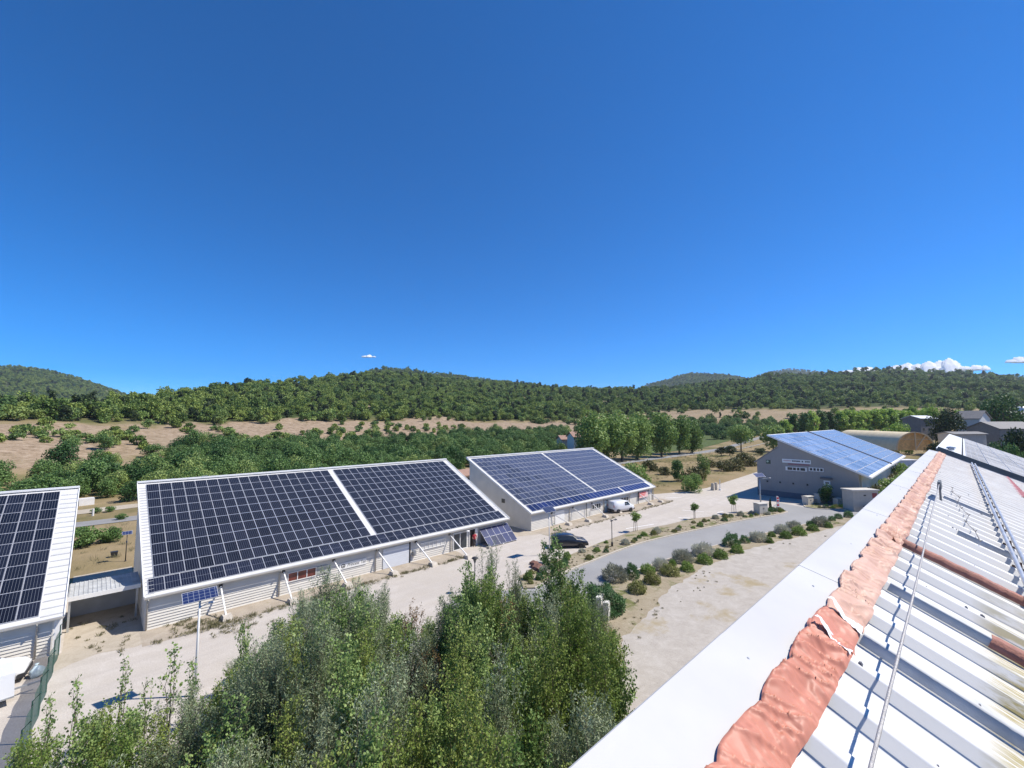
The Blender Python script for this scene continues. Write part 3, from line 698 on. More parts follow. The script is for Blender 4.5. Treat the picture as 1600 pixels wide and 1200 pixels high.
for c in cs:
    prof += [(c-0.078, 0), (c-0.062, 0.078), (c+0.05, 0.078), (c+0.085, 0)]
    for q in (1, 2): prof += [(c+0.125+q*0.095-0.012, 0), (c+0.125+q*0.095, 0.006), (c+0.125+q*0.095+0.012, 0)]
prof = [p for p in prof if p[0] < X1R]
ys = [0.875, 0.6, 0.0, -1.0, -3.0, -13.0]
V = []; Q = []
nrm = Vector((0, -math.sin(ANG), math.cos(ANG)))
for y in ys:
    for (px, pz) in prof: V.append((px, y+nrm.y*pz, zp(y)-0.02+nrm.z*pz))
n = len(prof)
for i in range(len(ys)-1):
    for k in range(n-1): Q.append((i*n+k, (i+1)*n+k, (i+1)*n+k+1, i*n+k+1))
link('roof_sheet', np_mesh('roof_sheet', V, Q, roof_sheet_mat()), cb)
w = MB(); w.prism([(1.1, 0), (1.1, 13.3), (-12.6, zp(-12.6)-0.3), (-12.6, 0)], 0, X0R+0.1, X1R-0.25); w.build('wall', cladding_grey, cb)
cp = MB(); xj = [X0R]+[1.2+2.05*k for k in range(0, 15)]
xj = [x for x in xj if x < X1R]+[X1R+0.03]
for a, b in zip(xj[:-1], xj[1:]):
    e = 0.003*(len(cp.f) % 2)
    pr = [(1.262, 13.30), (1.268, 13.500+e), (1.255, 13.508+e), (0.85, zp(0.85)+0.066+e), (0.85, zp(0.85)+0.054), (1.24, 13.47), (1.245, 13.30)]
    cp.prism([(p[0], p[1]) for p in pr], 0, a+0.0015, b-0.0015)
capm = M('capping_white', (0.54, 0.535, 0.525), 0.5, 0, 0.07, 0.9, spec=0.25)
bump(capm.node_tree, capm.node_tree.nodes['Principled BSDF'], noise(capm.node_tree, 1.6, 3), 0.25, 0.05)
cap = cp.build('ridge_capping', capm, cb)
sc = MB()
for x in np.arange(0.9, 30, 2.05): sc.lathe([(0, 0.008), (0.005, 0.007), (0.009, 0.003), (0.011, 0)], 8, (x+0.2*math.sin(x*7), 1.06, 13.508-(1.255-1.06)*(13.508-zp(0.85)-0.066)/0.405))
sc.build('screw', galv, cap)
# wrinkled sealing membrane along the ridge joint
def membrane(name, xa, xb, mat, seed, label):
    nx = int((xb-xa)/0.012); nx = min(nx, 1100); ny = 26
    xs_ = np.linspace(xa, xb, nx); t = np.linspace(0, 1, ny)
    Xg, T = np.meshgrid(xs_, t, indexing='ij')
    ph_ = (Xg-3.46)/PIT
    lob = np.abs(np.sin(np.pi*(ph_*0.9+0.35*fbm(Xg, Xg*0, 1.1, seed+60))))
    yN = 0.885+0.042*lob**0.6+0.05*(fbm(Xg, Xg*0, 0.5, seed)-0.5)
    rs_ = 0.45*(0.052+0.016*np.cos(2*np.pi*ph_))+0.55*0.060*np.clip(1-(np.abs(ph_-np.round(ph_))*PIT-0.055)/0.15, 0, 1)**1.2
    yS = 0.685*(1-(rs_+0.01)/2.07)-0.15*(rs_-0.05)+0.05*(fbm(Xg, Xg*0, 0.45, seed+3)-0.5)
    Y = yN+(yS-yN)*T
    d = np.abs(ph_-np.round(ph_))*PIT
    south = np.clip((T-0.72)/0.28, 0, 1); T = T*1.0
    rib = (0.052+0.016*np.cos(2*np.pi*ph_))*(1-0.55*south)+0.55*south*0.060*np.clip(1-(d-0.055)/0.15, 0, 1)**1.2
    cover = np.clip((Y-0.77)/0.07, 0, 1)
    z0 = zp(Y)-0.02+0.02+rib*(1-cover)+cover*(0.080)
    Xw = Xg+0.10*(fbm(Xg, Y*0, 0.4, seed+31)-0.5)
    amp = 0.35+0.95*vnoise(Xg, Y, 0.35, seed+5)
    q1 = 1-np.abs(2*vnoise(Xw+Y*0.9, Y*0.16, 0.105, seed+9)-1); q2 = 1-np.abs(2*vnoise(Xw-Y*0.45+0.3, Y*0.12, 0.06, seed+14)-1); q3 = 1-np.abs(2*vnoise(Xw+Y*1.6, Y*0.3, 0.19, seed+18)-1)
    wr = q1**7*0.032*amp + q2**7*0.026*amp*(0.3+0.7*T) + q3**6*0.026*amp + vnoise(Xg, Y, 0.22, seed+21)*0.010
    edge = np.minimum(np.minimum(T, 1-T)/0.06, 1)
    Z = z0+0.006+wr*edge
    V = np.stack([Xg, Y-0.02*wr, Z], -1).reshape(-1, 3)
    i, j = np.meshgrid(np.arange(nx-1), np.arange(ny-1), indexing='ij')
    Q = np.stack([i*ny+j, i*ny+j+1, (i+1)*ny+j+1, (i+1)*ny+j], -1).reshape(-1, 4)
    o = link(name, np_mesh(name, V, Q, mat, smooth=True), cb); o['label'] = label; return o
def membrane_mat(name, a, b_, c_):
    m, t, b = newmat(name)
    n1 = noise(t, 3.0, 5); n2 = noise(t, 22, 4)
    c = mix(t, 0.3, ramp(t, n1, [(0.35, a), (0.55, b_), (0.72, c_)]), ramp(t, n2, [(0.3, a), (0.7, b_)]))
    t.links.new(c, b.inputs['Base Color']); b.inputs['Roughness'].default_value = 0.5; b.inputs['Specular IOR Level'].default_value = 0.3
    tc = t.nodes.new('ShaderNodeTexCoord'); mp = t.nodes.new('ShaderNodeMapping'); mp.inputs['Scale'].default_value = (16, 2.2, 3); mp.inputs['Rotation'].default_value = (0, 0, 0.5); t.links.new(tc.outputs['Object'], mp.inputs['Vector'])
    n3 = t.nodes.new('ShaderNodeTexNoise'); n3.noise_type = 'RIDGED_MULTIFRACTAL'; n3.inputs['Scale'].default_value = 0.9; n3.inputs['Detail'].default_value = 3; n3.inputs['Distortion'].default_value = 0.8; t.links.new(mp.outputs[0], n3.inputs['Vector'])
    bump(t, b, n3.outputs['Fac'], 0.4, 0.01); return m
terra = membrane_mat('terracotta_membrane', (0.46, 0.18, 0.12), (0.55, 0.225, 0.155), (0.60, 0.28, 0.20))
pink = membrane_mat('pink_membrane', (0.52, 0.31, 0.225), (0.61, 0.39, 0.30), (0.67, 0.46, 0.37))
tan_ = membrane_mat('tan_membrane', (0.44, 0.23, 0.16), (0.58, 0.35, 0.26), (0.68, 0.48, 0.39))
membrane('membrane', 0.6, 4.13, terra, 1, 'smooth terracotta sealing membrane nearest the camera')
membrane('membrane', 4.05, 4.56, terra, 2, 'short torn terracotta membrane piece with white edges')
membrane('membrane', 4.50, 8.05, pink, 3, 'pinkish tan wrinkled membrane')
membrane('membrane', 8.0, 29.9, tan_, 4, 'crumpled faded membrane running to the far end')
foil = M('white_backing', (0.82, 0.82, 0.84), 0.4, 0, 0.05)
for (xa, xb, sd) in ((3.98, 4.12, 41), (4.46, 4.58, 44)):
    nx, ny = 14, 40; V = []; Q = []
    for i in range(nx):
        for j in range(ny):
            t = j/(ny-1); y = 0.868-0.215*t
            x = xa+(xb-xa)*(i/(nx-1)-0.5)*(0.35+0.65*float(vnoise(t*9, 0.3, 1, sd)))+(xb-xa)/2+0.03*(float(vnoise(t*7, 2.2, 1, sd))-0.5)-0.06*(t-0.5)
            z = zp(y)+0.02+0.085*min(1, max(0, (y-0.77)/0.07))+0.05*max(0, 1-abs(((x-3.46)/PIT+0.5) % 1-0.5)*PIT/0.2)+0.014*float(vnoise(x*30, t*18, 1, sd))+0.028
            V.append((x, y, z))
    for i in range(nx-1):
        for j in range(ny-1): Q.append((i*ny+j, i*ny+j+1, (i+1)*ny+j+1, (i+1)*ny+j))
    link('torn_edge', np_mesh('torn_edge', V, Q, foil), cb)
# tape over single ribs
def rib_tape(x, y0, y1, mat, wob):
    mb = MB(); n_ = 40; V = []; F = []
    for k in range(n_):
        y = y0+(y1-y0)*k/(n_-1); h = wob*(float(vnoise(y*14, x, 1, 3))-0.5)
        for (dx, dz) in ((-0.02-0.085*min(1, wob*25), 0.0), (-0.066, 0.079+0.6*abs(h)), (0.054, 0.079+0.6*abs(h)), (0.03+0.08*min(1, wob*25), 0.0)) if wob > 0.015 else ((-0.080, 0.0), (-0.066, 0.079), (0.054, 0.079), (0.10, 0.0)): V.append((x+dx+h*0.3, y+nrm.y*(dz+0.01), zp(y)-0.02+nrm.z*(dz+0.012)+abs(h)*0.5))
    for k in range(n_-1):
        for q in range(3): F.append((k*4+q, k*4+4+q, k*4+5+q, k*4+1+q))
    mb.add(V, F); return mb.build('rib_tape', mat, cb, True)
greytape = M('grey_tape', (0.52, 0.52, 0.51), 0.6, 0, 0.15, 5)
near = lambda x: float(cs[np.argmin(np.abs(cs-x))])
rib_tape(near(8.1), 0.72, -0.9, rust, 0.035)
rib_tape(near(6.4), -0.03, -0.9, rust, 0.035); rib_tape(near(6.4), 0.66, -0.03, greytape, 0.008)
rib_tape(near(4.75), 0.68, -0.9, greytape, 0.004)
rib_tape(near(11.2), 0.2, -0.45, greytape, 0.01); rib_tape(near(14.6), 0.45, -0.3, greytape, 0.01)
# red tape far right, conduits with brackets
mb = MB()
for k in range(24):
    x = 22.6+k*0.31; mb.bar((x, -1.29+k*0.004, zp(-1.29)+0.075), (x+0.32, -1.29+k*0.004+0.02*((k % 2)-0.5), zp(-1.29)+0.08), 0.16, 0.02)
mb.build('sealing_tape', M('red_tape', (0.36, 0.10, 0.10), 0.6, 0, 0.3, 6), cb)
for dy in (0.0, 0.10):
    mb = MB(); pts = [(x, -0.17-0.013*(29.2-x)-dy, zp(-0.17-0.013*(29.2-x)-dy)+0.17) for x in np.linspace(4.0, 29.3, 26)]
    mb.tube(pts, 0.028, 8); mb.build('conduit', M('conduit_steel', (0.55, 0.54, 0.53), 0.35, 0.5, 0.2, 6), cb, True)
for x in np.arange(5.2, 29.2, 1.6):
    y = -0.17-0.013*(29.2-x); mb = MB()
    mb.bar((x, y+0.04, zp(y)+0.09), (x, y-0.13, zp(y)+0.02), 0.03, 0.03); mb.bar((x, y-0.05, zp(y)+0.04), (x, y-0.05, zp(y)+0.15), 0.025); mb.build('conduit_bracket', M('bracket_rust', (0.12, 0.075, 0.06), 0.7, 0, 0.3, 8), cb)
random.seed(11)
for k in range(34):
    x = near(random.uniform(3.2, 20)); y = random.uniform(-0.25, 0.62); mb = MB(); s = random.uniform(0.008, 0.016)
    mb.add(*frustum((x, y, zp(y)+0.056), s*1.4, s, s*0.7, s*0.5, s*1.6)); mb.build('roof_screw', M('screw_grey', (0.18, 0.18, 0.19), 0.6), cb)
wire = MB(); pts = []
for k in range(9):
    x = 16.5-k*0.75; pts.append((x, 0.30-0.045*k+0.05*math.sin(k*2.3), zp(0.3-0.045*k)+0.12))
wire.tube(pts, 0.006, 5); tag(wire.build('loose_wire', M('wire_dark', (0.17, 0.16, 0.155), 0.6), smooth=True), 'thin dark loose wire lying across the white ribs near the conduits', 'wire')
mb = MB()
for p in pts:
    for s in (-1, 1): mb.bar((p[0], p[1], p[2]), (p[0]+0.06*s, p[1]+0.02*s, p[2]+0.03), 0.009)
mb.build('clip', M('wire_dark', (0.1, 0.09, 0.09)), cb)
cab = thing('safety_cable', 'steel lifeline cable stretched over the white roof ribs beside the orange membrane', 'cable', (0, 0, zp(0.47)))
mb = MB(); pts = [(x, 0.337+0.0085*x+0.003*math.sin(x*0.9), zp(0.337+0.0085*x)-zp(0.47)+0.42+0.006*math.sin(x*0.7)) for x in np.linspace(0.3, 13.7, 34)]
mb.tube(pts, 0.0088, 8); mb.build('cable', M('cable_steel', (0.42, 0.40, 0.38), 0.45, 0.3, 0.25, 60, 0.4, 200), cab, True)
mb = MB(); mb.add(*frustum((13.95, 0.455, 0.30), 0.32, 0.035, 0.28, 0.025, 0.16)); mb.bar((13.7, 0.455, 0.40), (13.95, 0.455, 0.40), 0.05); mb.tube([(14.0, 0.455, 0.0), (14.0, 0.455, 0.34)], 0.02, 6); mb.build('anchor_plate', M('anchor_grey', (0.14, 0.15, 0.16), 0.6), cab)

# neighbouring building in the same row
b5 = thing('grey_roof_building', 'neighbouring building with brownish grey panelled roof and white ridge strip beyond the white roof', 'building', (36, 0, 0))
z5 = lambda y: 13.36+(y-1.1)*TAN
mb = MB(); mb.prism([(0.95, 0), (0.95, z5(0.95)-0.25), (-12.4, z5(-12.4)-0.25), (-12.4, 0)], 0, 0.25, 36.6); mb.build('wall', M('wall_slate', (0.16, 0.16, 0.16), 0.6), b5)
mb = MB(); mb.prism([(1.2, z5(1.2)-0.06), (-12.8, z5(-12.8)-0.06), (-12.8, z5(-12.8)-0.3), (1.2, z5(1.2)-0.3)], 0, 0, 37.1); mb.build('roof', M('roof_pale', (0.62, 0.64, 0.65), 0.5, 0, 0.08), b5)
mb = MB(); mb.bar((0.0, 1.2, z5(1.2)-0.2), (0.0, -12.8, z5(-12.8)-0.2), 0.05, 0.5); mb.build('gable_trim', M('trim_slate', (0.13, 0.145, 0.155), 0.5), b5)
mb = MB(); mb.lathe([(0.16, 0), (0.16, 0.1), (0.24, 0.12), (0.2, 0.2), (0, 0.24)], 10, (3.0, 0.62, z5(0.62)-0.04)); mb.build('roof_vent', galv, b5)
mb = MB(); mb.bar((0.1, 0.13, z5(0.13)-0.03), (37, 0.13, z5(0.13)-0.03), 0.05, 0.07); mb.build('flashing', M('gutter_dark', (0.1, 0.11, 0.125)), b5)
put_panels(b5, (-12.7, z5(-12.7)), rows(0.35, 36.8, 24, 8.2, 14.0, 6, neigh_p, 0.03, 0.05), 100)
# ------------------------------------------------------------------ vehicles
def car_paint(name, c, coat=0.6):
    m = M(name, c, 0.35, 0.0, 0.0); m.node_tree.nodes['Principled BSDF'].inputs['Coat Weight'].default_value = coat; return m
def vehicle(name, label, cat, loc, rz, st, paint, wheels, rw, glass, bumpers, lights_, low=None):
    # st: stations (x, z_low, z_belt, z_top, half width belt, half width top); front is +x
    root = thing(name, label, cat, loc, rz)
    V = []; F = []
    for (x, zl, zb, zt, wb, wt) in st:
        zm = (zl+zb)/2
        V += [(x, -wb*0.94, zl), (x, -wb*1.0, zm), (x, -wb*0.985, zb), (x, -wt, zt-0.05*(zt-zb)), (x, -wt*0.82, zt), (x, wt*0.82, zt), (x, wt, zt-0.05*(zt-zb)), (x, wb*0.985, zb), (x, wb, zm), (x, wb*0.94, zl)]
    n = 10
    for i in range(len(st)-1):
        for k in range(n): F.append((i*n+k, i*n+(k+1) % n, (i+1)*n+(k+1) % n, (i+1)*n+k))
    F += [tuple(range(n))[::-1], tuple(range((len(st)-1)*n, len(st)*n))]
    mb = MB(); mb.add(V, F); mb.build('body', paint, root, True)
    S = np.array(st, float)
    def half(x, z):
        zb, zt, wb, wt = (np.interp(x, S[:, 0], S[:, q]) for q in (2, 3, 4, 5))
        t = min(max((z-zb)/max(zt-zb, 1e-3), 0), 1); return wb*0.985+(wt-wb*0.985)*t
    for poly in glass['side']:
        for s in (-1, 1):
            mb = MB(); mb.add([(x, s*(half(x, z)+0.012), z) for x, z in poly], [tuple(range(len(poly)))]); mb.build('side_window', glass_m, root)
    for nm, (xa, za, xb, zb2) in glass['cross'].items():
        mb = MB(); wa, wb2 = half(xa, za)*0.9, half(xb, zb2)*0.84; o = 0.02 if nm == 'windscreen' else -0.02
        mb.add([(xa+o, -wa, za+0.02), (xa+o, wa, za+0.02), (xb+o, wb2, zb2+0.015), (xb+o, -wb2, zb2+0.015)], [(0, 1, 2, 3)]); mb.build(nm, glass_m, root)
    for x in wheels:
        for s in (-1, 1):
            w = max(S[:, 4])*0.97
            mb = MB(); mb.lathe([(rw*0.6, -0.1), (rw*0.95, -0.11), (rw, -0.08), (rw, 0.08), (rw*0.95, 0.11), (rw*0.6, 0.1)], 20, (0, 0, 0), 'y'); wo = mb.build('wheel', tyre_m, root, True, (x, s*(w-0.06), rw))
            mb = MB(); mb.lathe([(0, 0.06), (rw*0.2, 0.07), (rw*0.62, 0.05), (rw*0.64, -0.05), (0, -0.06)], 14, (0, 0, 0), 'y'); mb.build('rim', alu, wo, True)
            mb = MB(); mb.lathe([(0, 0.015), (rw*1.17, 0.015), (rw*1.17, -0.015), (0, -0.015)], 18, (x, s*(w+0.005), rw*1.02), 'y'); mb.build('wheel_arch', dark, root)
    for (xa, xb, wv, z0, z1, mt) in bumpers:
        mb = MB(); mb.prism([(xa, -wv), (xb, -wv*0.9), (xb, wv*0.9), (xa, wv)], 2, z0, z1); mb.build('bumper', mt, root)
    for (x, y, z, sx, sy, sz, mt, nm) in lights_:
        for s in (-1, 1):
            mb = MB(); mb.add(*frustum((x, s*y, z), sx, sy, sx*0.7, sy*0.8, sz)); mb.build(nm, mt, root)
    return root
lamp_glass = M('headlamp', (0.7, 0.72, 0.74), 0.15, 0, 0); tail = M('tail_lamp', (0.4, 0.02, 0.02), 0.2, 0, 0)
# white panel van
p0 = gz(953, 796); p1 = gz(992, 799)
VAN = [(0, 0.45, 0.95, 1.72, 0.80, 0.68), (0.06, 0.33, 1.0, 1.80, 0.88, 0.74), (1.0, 0.28, 1.02, 1.86, 0.9, 0.78), (2.5, 0.28, 1.02, 1.86, 0.9, 0.77), (2.95, 0.28, 1.04, 1.78, 0.9, 0.73), (3.62, 0.28, 1.08, 1.22, 0.89, 0.70), (4.15, 0.30, 0.96, 1.04, 0.86, 0.68), (4.35, 0.4, 0.78, 0.84, 0.74, 0.58)]
vx = 62.55; 
vehicle('panel_van', 'white panel van parked nose out against the wall of the grey roofed solar building', 'van', (60.9, 40.35, 0), R(-16), VAN, car_paint('van_white', (0.72, 0.73, 0.76)), (0.85, 3.45), 0.33,
    dict(side=[[(2.2, 1.12), (3.35, 1.14), (2.95, 1.66), (2.25, 1.70)]], cross=dict(windscreen=(3.55, 1.20, 2.98, 1.78), rear_window=(0.04, 1.1, 0.06, 1.6))),
    [(4.12, 4.42, 0.84, 0.32, 0.58, dark), (-0.06, 0.06, 0.84, 0.4, 0.6, dark)], [(4.08, 0.64, 0.78, 0.16, 0.14, 0.16, lamp_glass, 'headlight'), (0.0, 0.78, 0.95, 0.03, 0.06, 0.4, tail, 'tail_light')])
# dark hatchback half behind the poplar
CAR = [(0, 0.5, 0.82, 0.95, 0.78, 0.6), (0.12, 0.3, 0.88, 1.28, 0.86, 0.6), (0.7, 0.24, 0.92, 1.5, 0.9, 0.64), (1.9, 0.24, 0.92, 1.55, 0.9, 0.66), (2.55, 0.24, 0.93, 1.42, 0.9, 0.64), (3.2, 0.24, 0.95, 1.03, 0.89, 0.66), (4.0, 0.28, 0.84, 0.90, 0.86, 0.66), (4.28, 0.42, 0.66, 0.70, 0.72, 0.56)]
vehicle('parked_car', 'dark blue car parked on the pale yard, half hidden behind the tallest tree top', 'car', (39.6, 34.6, 0), R(-38), CAR, car_paint('car_navy', (0.012, 0.015, 0.028), 1.0), (0.8, 3.4), 0.32,
    dict(side=[[(0.75, 1.0), (1.75, 1.0), (1.75, 1.45), (1.0, 1.42)], [(1.82, 1.0), (2.95, 1.02), (2.5, 1.38), (1.82, 1.46)]], cross=dict(windscreen=(3.12, 1.03, 2.6, 1.42), rear_window=(0.13, 1.0, 0.55, 1.44))),
    [(4.0, 4.33, 0.84, 0.3, 0.52, dark)], [(4.0, 0.62, 0.62, 0.14, 0.16, 0.12, lamp_glass, 'headlight'), (0.02, 0.72, 0.78, 0.04, 0.1, 0.14, tail, 'tail_light')])
# white car tight against the left building
vehicle('parked_car', 'white car standing beside the green fence at the left edge of the photo', 'car', (-6.35, 39.55, 0), R(-8), CAR, car_paint('car_white', (0.78, 0.79, 0.8)), (0.8, 3.4), 0.32,
    dict(side=[[(0.75, 1.0), (1.75, 1.0), (1.75, 1.45), (1.0, 1.42)], [(1.82, 1.0), (2.95, 1.02), (2.5, 1.38), (1.82, 1.46)]], cross=dict(windscreen=(3.12, 1.03, 2.6, 1.42), rear_window=(0.13, 1.0, 0.55, 1.44))),
    [(4.0, 4.33, 0.84, 0.3, 0.52, dark)], [(4.0, 0.62, 0.62, 0.14, 0.16, 0.12, lamp_glass, 'headlight'), (0.02, 0.72, 0.78, 0.04, 0.1, 0.14, tail, 'tail_light')])
# white box trailer in front of it
tr = thing('box_trailer', 'plain white box trailer cut off by the left edge of the photo', 'trailer', (-4.35, 36.2, 0), R(8))
mb = MB(); V, F = frustum((0, 0, 0.5), 1.9, 0.95, 1.85, 0.9, 1.15); mb.add(V, F); mb.build('box', car_paint('car_white', (0.78, 0.79, 0.8)), tr)
mb = MB(); mb.box((-1.9, -0.97, 0.42), (1.9, 0.97, 0.5)); mb.bar((1.9, 0, 0.45), (2.9, 0, 0.45), 0.08); mb.build('chassis', galv, tr)
for s in (-1, 1):
    mb = MB(); mb.lathe([(0.15, -0.08), (0.3, -0.09), (0.3, 0.09), (0.15, 0.08), (0, 0.06)], 16, (0, 0, 0), 'y'); mb.build('wheel', tyre_m, tr, True, (0, s*0.9, 0.3))
bg_ = thing('rubbish_bag', 'pale blue rubbish bag slumped between white car and green fence', 'bag', (-1.72, 38.55, 0))
mb = MB(); mb.lathe([(0.0, 0), (0.26, 0.02), (0.34, 0.18), (0.30, 0.4), (0.14, 0.56), (0.05, 0.62), (0.09, 0.72), (0, 0.7)], 12); o = mb.build('sack', M('bag_blue', (0.55, 0.66, 0.70), 0.35, 0, 0.2, 6), bg_, True)
for v in o.data.vertices: v.co.x += 0.06*math.sin(v.co.z*17+v.co.y*11); v.co.y += 0.05*math.sin(v.co.z*13+v.co.x*15)

# ------------------------------------------------------------------ lamps, signs, cabinets
blue_cells = panel_glass('lamp_cells', (0.015, 0.026, 0.085), (0.28, 0.31, 0.38), 6, False, ny=4, linew=0.06, pw=1.5, ph=0.8)
def solar_lamp(label, x, y, h, pole_m, pw=1.25, ph=0.62, arm=0.5, az=0.0, r=0.05, tilt=35, arm_dir=1):
    root = thing('solar_lamp', label, 'street lamp', (x, y, 0), az)
    mb = MB(); mb.tube([(0, 0, 0), (0, 0, h*0.5), (0, 0, h-0.1)], [r*1.3, r, r*0.8], 10); mb.lathe([(0, 0.0), (r*2.6, 0.0), (r*2.6, 0.05), (r*1.3, 0.08)], 10); mb.build('pole', pole_m, root, True)
    p = link('solar_panel', panel_mesh('solar_panel', pw, ph, blue_cells), root)
    a = R(tilt); p.rotation_euler = (a, 0, 0); p.location = (-pw/2, -ph/2*math.cos(a), h-ph/2*math.sin(a)+0.06)
    if arm:
        mb = MB(); mb.tube([(0, 0, h-0.62), (arm_dir*arm*0.6, 0, h-0.5), (arm_dir*arm, 0, h-0.47)], 0.022, 6); ar = mb.build('arm', pole_m, root)
        mb = MB(); mb.add(*frustum((arm_dir*(arm+0.12), 0, h-0.5), 0.16, 0.07, 0.12, 0.05, 0.05)); mb.build('lamp_head', white_metal, ar)
    mb = MB(); mb.box((-0.07, 0.03, h-1.0), (0.07, 0.1, h-0.8)); mb.build('control_box', galv, root)
    return root
solar_lamp('slim white solar lamp with small blue panel near the leftmost corner of the long building', 4.68, 29.88, 5.25, white_metal, 1.62, 0.72, 0.42, 0.02, 0.06)
b = gz(858, 796, 5.0)
solar_lamp('white solar lamp standing beside the dark car and spiky plant', b[0], b[1], 4.95, white_metal, 1.7, 0.8, 0.0)
solar_lamp('tall galvanised solar lamp with side arm before the grey gable', 79.1, 23.7, 5.9, galv, 1.9, 0.9, 2.0, -0.5, 0.09)
sm = solar_lamp('small dark solar lamp on the dry bank between the first two buildings', 3.0, 62.6, 2.9, dark, 0.85, 0.5, 0.0, 0, 0.04)
lp = thing('street_lamp', 'black lamp post with two short arms in the planted bed', 'street lamp', (44.8, 29.6, 0.1))
mb = MB(); mb.lathe([(0, 0), (0.13, 0), (0.12, 0.45), (0.05, 0.5), (0.045, 3.05), (0, 3.07)], 10); mb.build('pole', dark, lp, True)
for s, l in ((1, 0.75), (-1, 0.12)):
    mb = MB(); mb.tube([(0, 0, 2.95), (s*l*0.6, 0, 3.0), (s*l, 0, 2.98)], 0.03, 6); ar = mb.build('arm', dark, lp)
    mb = MB(); mb.add(*frustum((s*l+0.1, 0, 2.9), 0.2, 0.1, 0.14, 0.07, 0.1)); mb.build('lamp_head', dark, ar)
q = gz(742, 870, 3.0)
lp = thing('street_lamp', 'black lantern lamp rising out of the thicket in front of the long building', 'street lamp', (q[0], q[1], 0))
mb = MB(); mb.lathe([(0, 0), (0.1, 0), (0.09, 0.4), (0.045, 0.5), (0.04, 2.5), (0, 2.5)], 10); mb.build('pole', dark, lp, True)
mb = MB(); mb.lathe([(0.05, 2.45), (0.2, 2.85), (0.19, 2.87), (0, 2.87)], 10); mb.build('lamp_glass', M('lantern_glass', (0.12, 0.12, 0.12), 0.2), lp)
mb = MB(); mb.lathe([(0.3, 2.87), (0.28, 2.92), (0.12, 3.0), (0, 3.03)], 10); mb.build('lamp_cap', dark, lp)

def cabinet(label, x, y, w, d, h, rz, mat=None, group=None):
    root = thing('utility_cabinet', label, 'cabinet', (x, y, 0.1), rz)
    mb = MB(); mb.box((-w/2, -d/2, 0.1), (w/2, d/2, h)); mb.build('body', mat or M('cabinet_beige', (0.62, 0.57, 0.49), 0.6, 0, 0.08), root)
    mb = MB(); mb.prism([(-d/2-0.08, h), (d/2+0.08, h), (d/2+0.08, h+0.05), (0, h+0.12), (-d/2-0.08, h+0.05)], 0, -w/2-0.08, w/2+0.08); mb.build('lid', M('cabinet_top', (0.55, 0.52, 0.46), 0.6), root)
    mb = MB(); mb.box((-w/2-0.05, -d/2-0.05, 0), (w/2+0.05, d/2+0.05, 0.1)); mb.build('plinth', concrete, root)
    for s in (-1, 1):
        mb = MB(); xa, xb = (0.02, w/2-0.05) if s > 0 else (-w/2+0.05, -0.02); mb.box((xa, -d/2-0.02, 0.18), (xb, -d/2, h-0.08)); dd_ = mb.build('door', mat or M('cabinet_beige', (0.62, 0.57, 0.49)), root)
        mb = MB(); mb.box((s*0.09-0.02, -d/2-0.05, h*0.5), (s*0.09+0.02, -d/2-0.02, h*0.62)); mb.build('handle', dark, dd_)
    return root
cabinet('beige electric cabinet at the tip of the planted bed below the tall solar lamp', 77.3, 23.2, 1.75, 1.1, 1.6, R(-25))
cabinet('beige cabinet with open looking frame, nearest the entrance of the second bed', 91.9, 19.9, 1.6, 1.0, 1.35, R(-20))
cabinet('beige cabinet beside the bushy little tree in the second bed', 95.1, 18.7, 1.7, 1.0, 1.55, R(-20))
cabinet('smallest beige cabinet with dark panel in the second bed', 94.9, 16.1, 1.3, 0.8, 1.1, R(-20))
mb = MB(); mb.bar((92.9, 19.6, 0.45), (94.6, 19.1, 0.45), 0.12, 0.7); tag(mb.build('low_wall', concrete), 'low beige wall panel joining two utility cabinets', 'wall')
kb = thing('kiosk', 'beige flat roofed kiosk with dark red notice at the end of the access road', 'kiosk', (90.4, 13.2, 0.0), R(-40))
mb = MB(); mb.box((0, 0, 0), (4.4, 2.2, 3.3)); mb.build('wall', M('kiosk_wall', (0.50, 0.46, 0.40), 0.7, 0, 0.08), kb)
mb = MB(); mb.prism([(-0.15, 3.3), (2.4, 3.3), (2.4, 3.46), (-0.15, 3.52)], 0, -0.15, 4.55); mb.build('roof', M('kiosk_roof', (0.60, 0.56, 0.49), 0.7), kb)
mb = MB(); mb.box((3.3, -0.03, 2.2), (4.1, -0.004, 2.95)); mb.build('notice', M('notice_red', (0.28, 0.05, 0.05), 0.5), kb)
mb = MB(); mb.box((1.8, -0.03, 2.5), (2.2, -0.004, 2.7)); mb.build('vent', dark, kb)
tk = thing('flat_trailer', 'black flatbed trailer parked in front of the beige kiosk', 'trailer', (91.3, 10.1, 0.0), R(-40))
mb = MB(); mb.box((-1.9, -0.9, 0.5), (2.4, 0.9, 0.64)); 
for xx in (-1.85, 2.3):
    mb.box((xx, -0.9, 0.64), (xx+0.06, 0.9, 1.15))
mb.box((-1.85, 0.84, 0.64), (2.36, 0.9, 1.1)); mb.build('bed', dark, tk)
mb = MB(); mb.box((-0.7, -0.5, 0.65), (0.3, 0.4, 0.95)); mb.build('load', M('pale_load', (0.6, 0.6, 0.6), 0.6), tk)
for xx in (-0.9, 1.2):
    for s in (-1, 1): mb = MB(); mb.lathe([(0.15, -0.1), (0.33, -0.1), (0.33, 0.1), (0.15, 0.1), (0, 0.06)], 14, (0, 0, 0), 'y'); mb.build('wheel', tyre_m, tk, True, (xx, s*0.8, 0.33))
fb = thing('feather_banner', 'slim red and white feather banner at the mouth of the access road', 'banner', (80.3, 21.7, 0.05), R(-30)); fb.scale = (0.8, 0.8, 0.78)
mb = MB(); mb.tube([(0, 0, 0), (0, 0, 3.4)], 0.03, 6); mb.lathe([(0, 0), (0.3, 0), (0.3, 0.04), (0, 0.05)], 10); mb.build('pole', galv, fb)
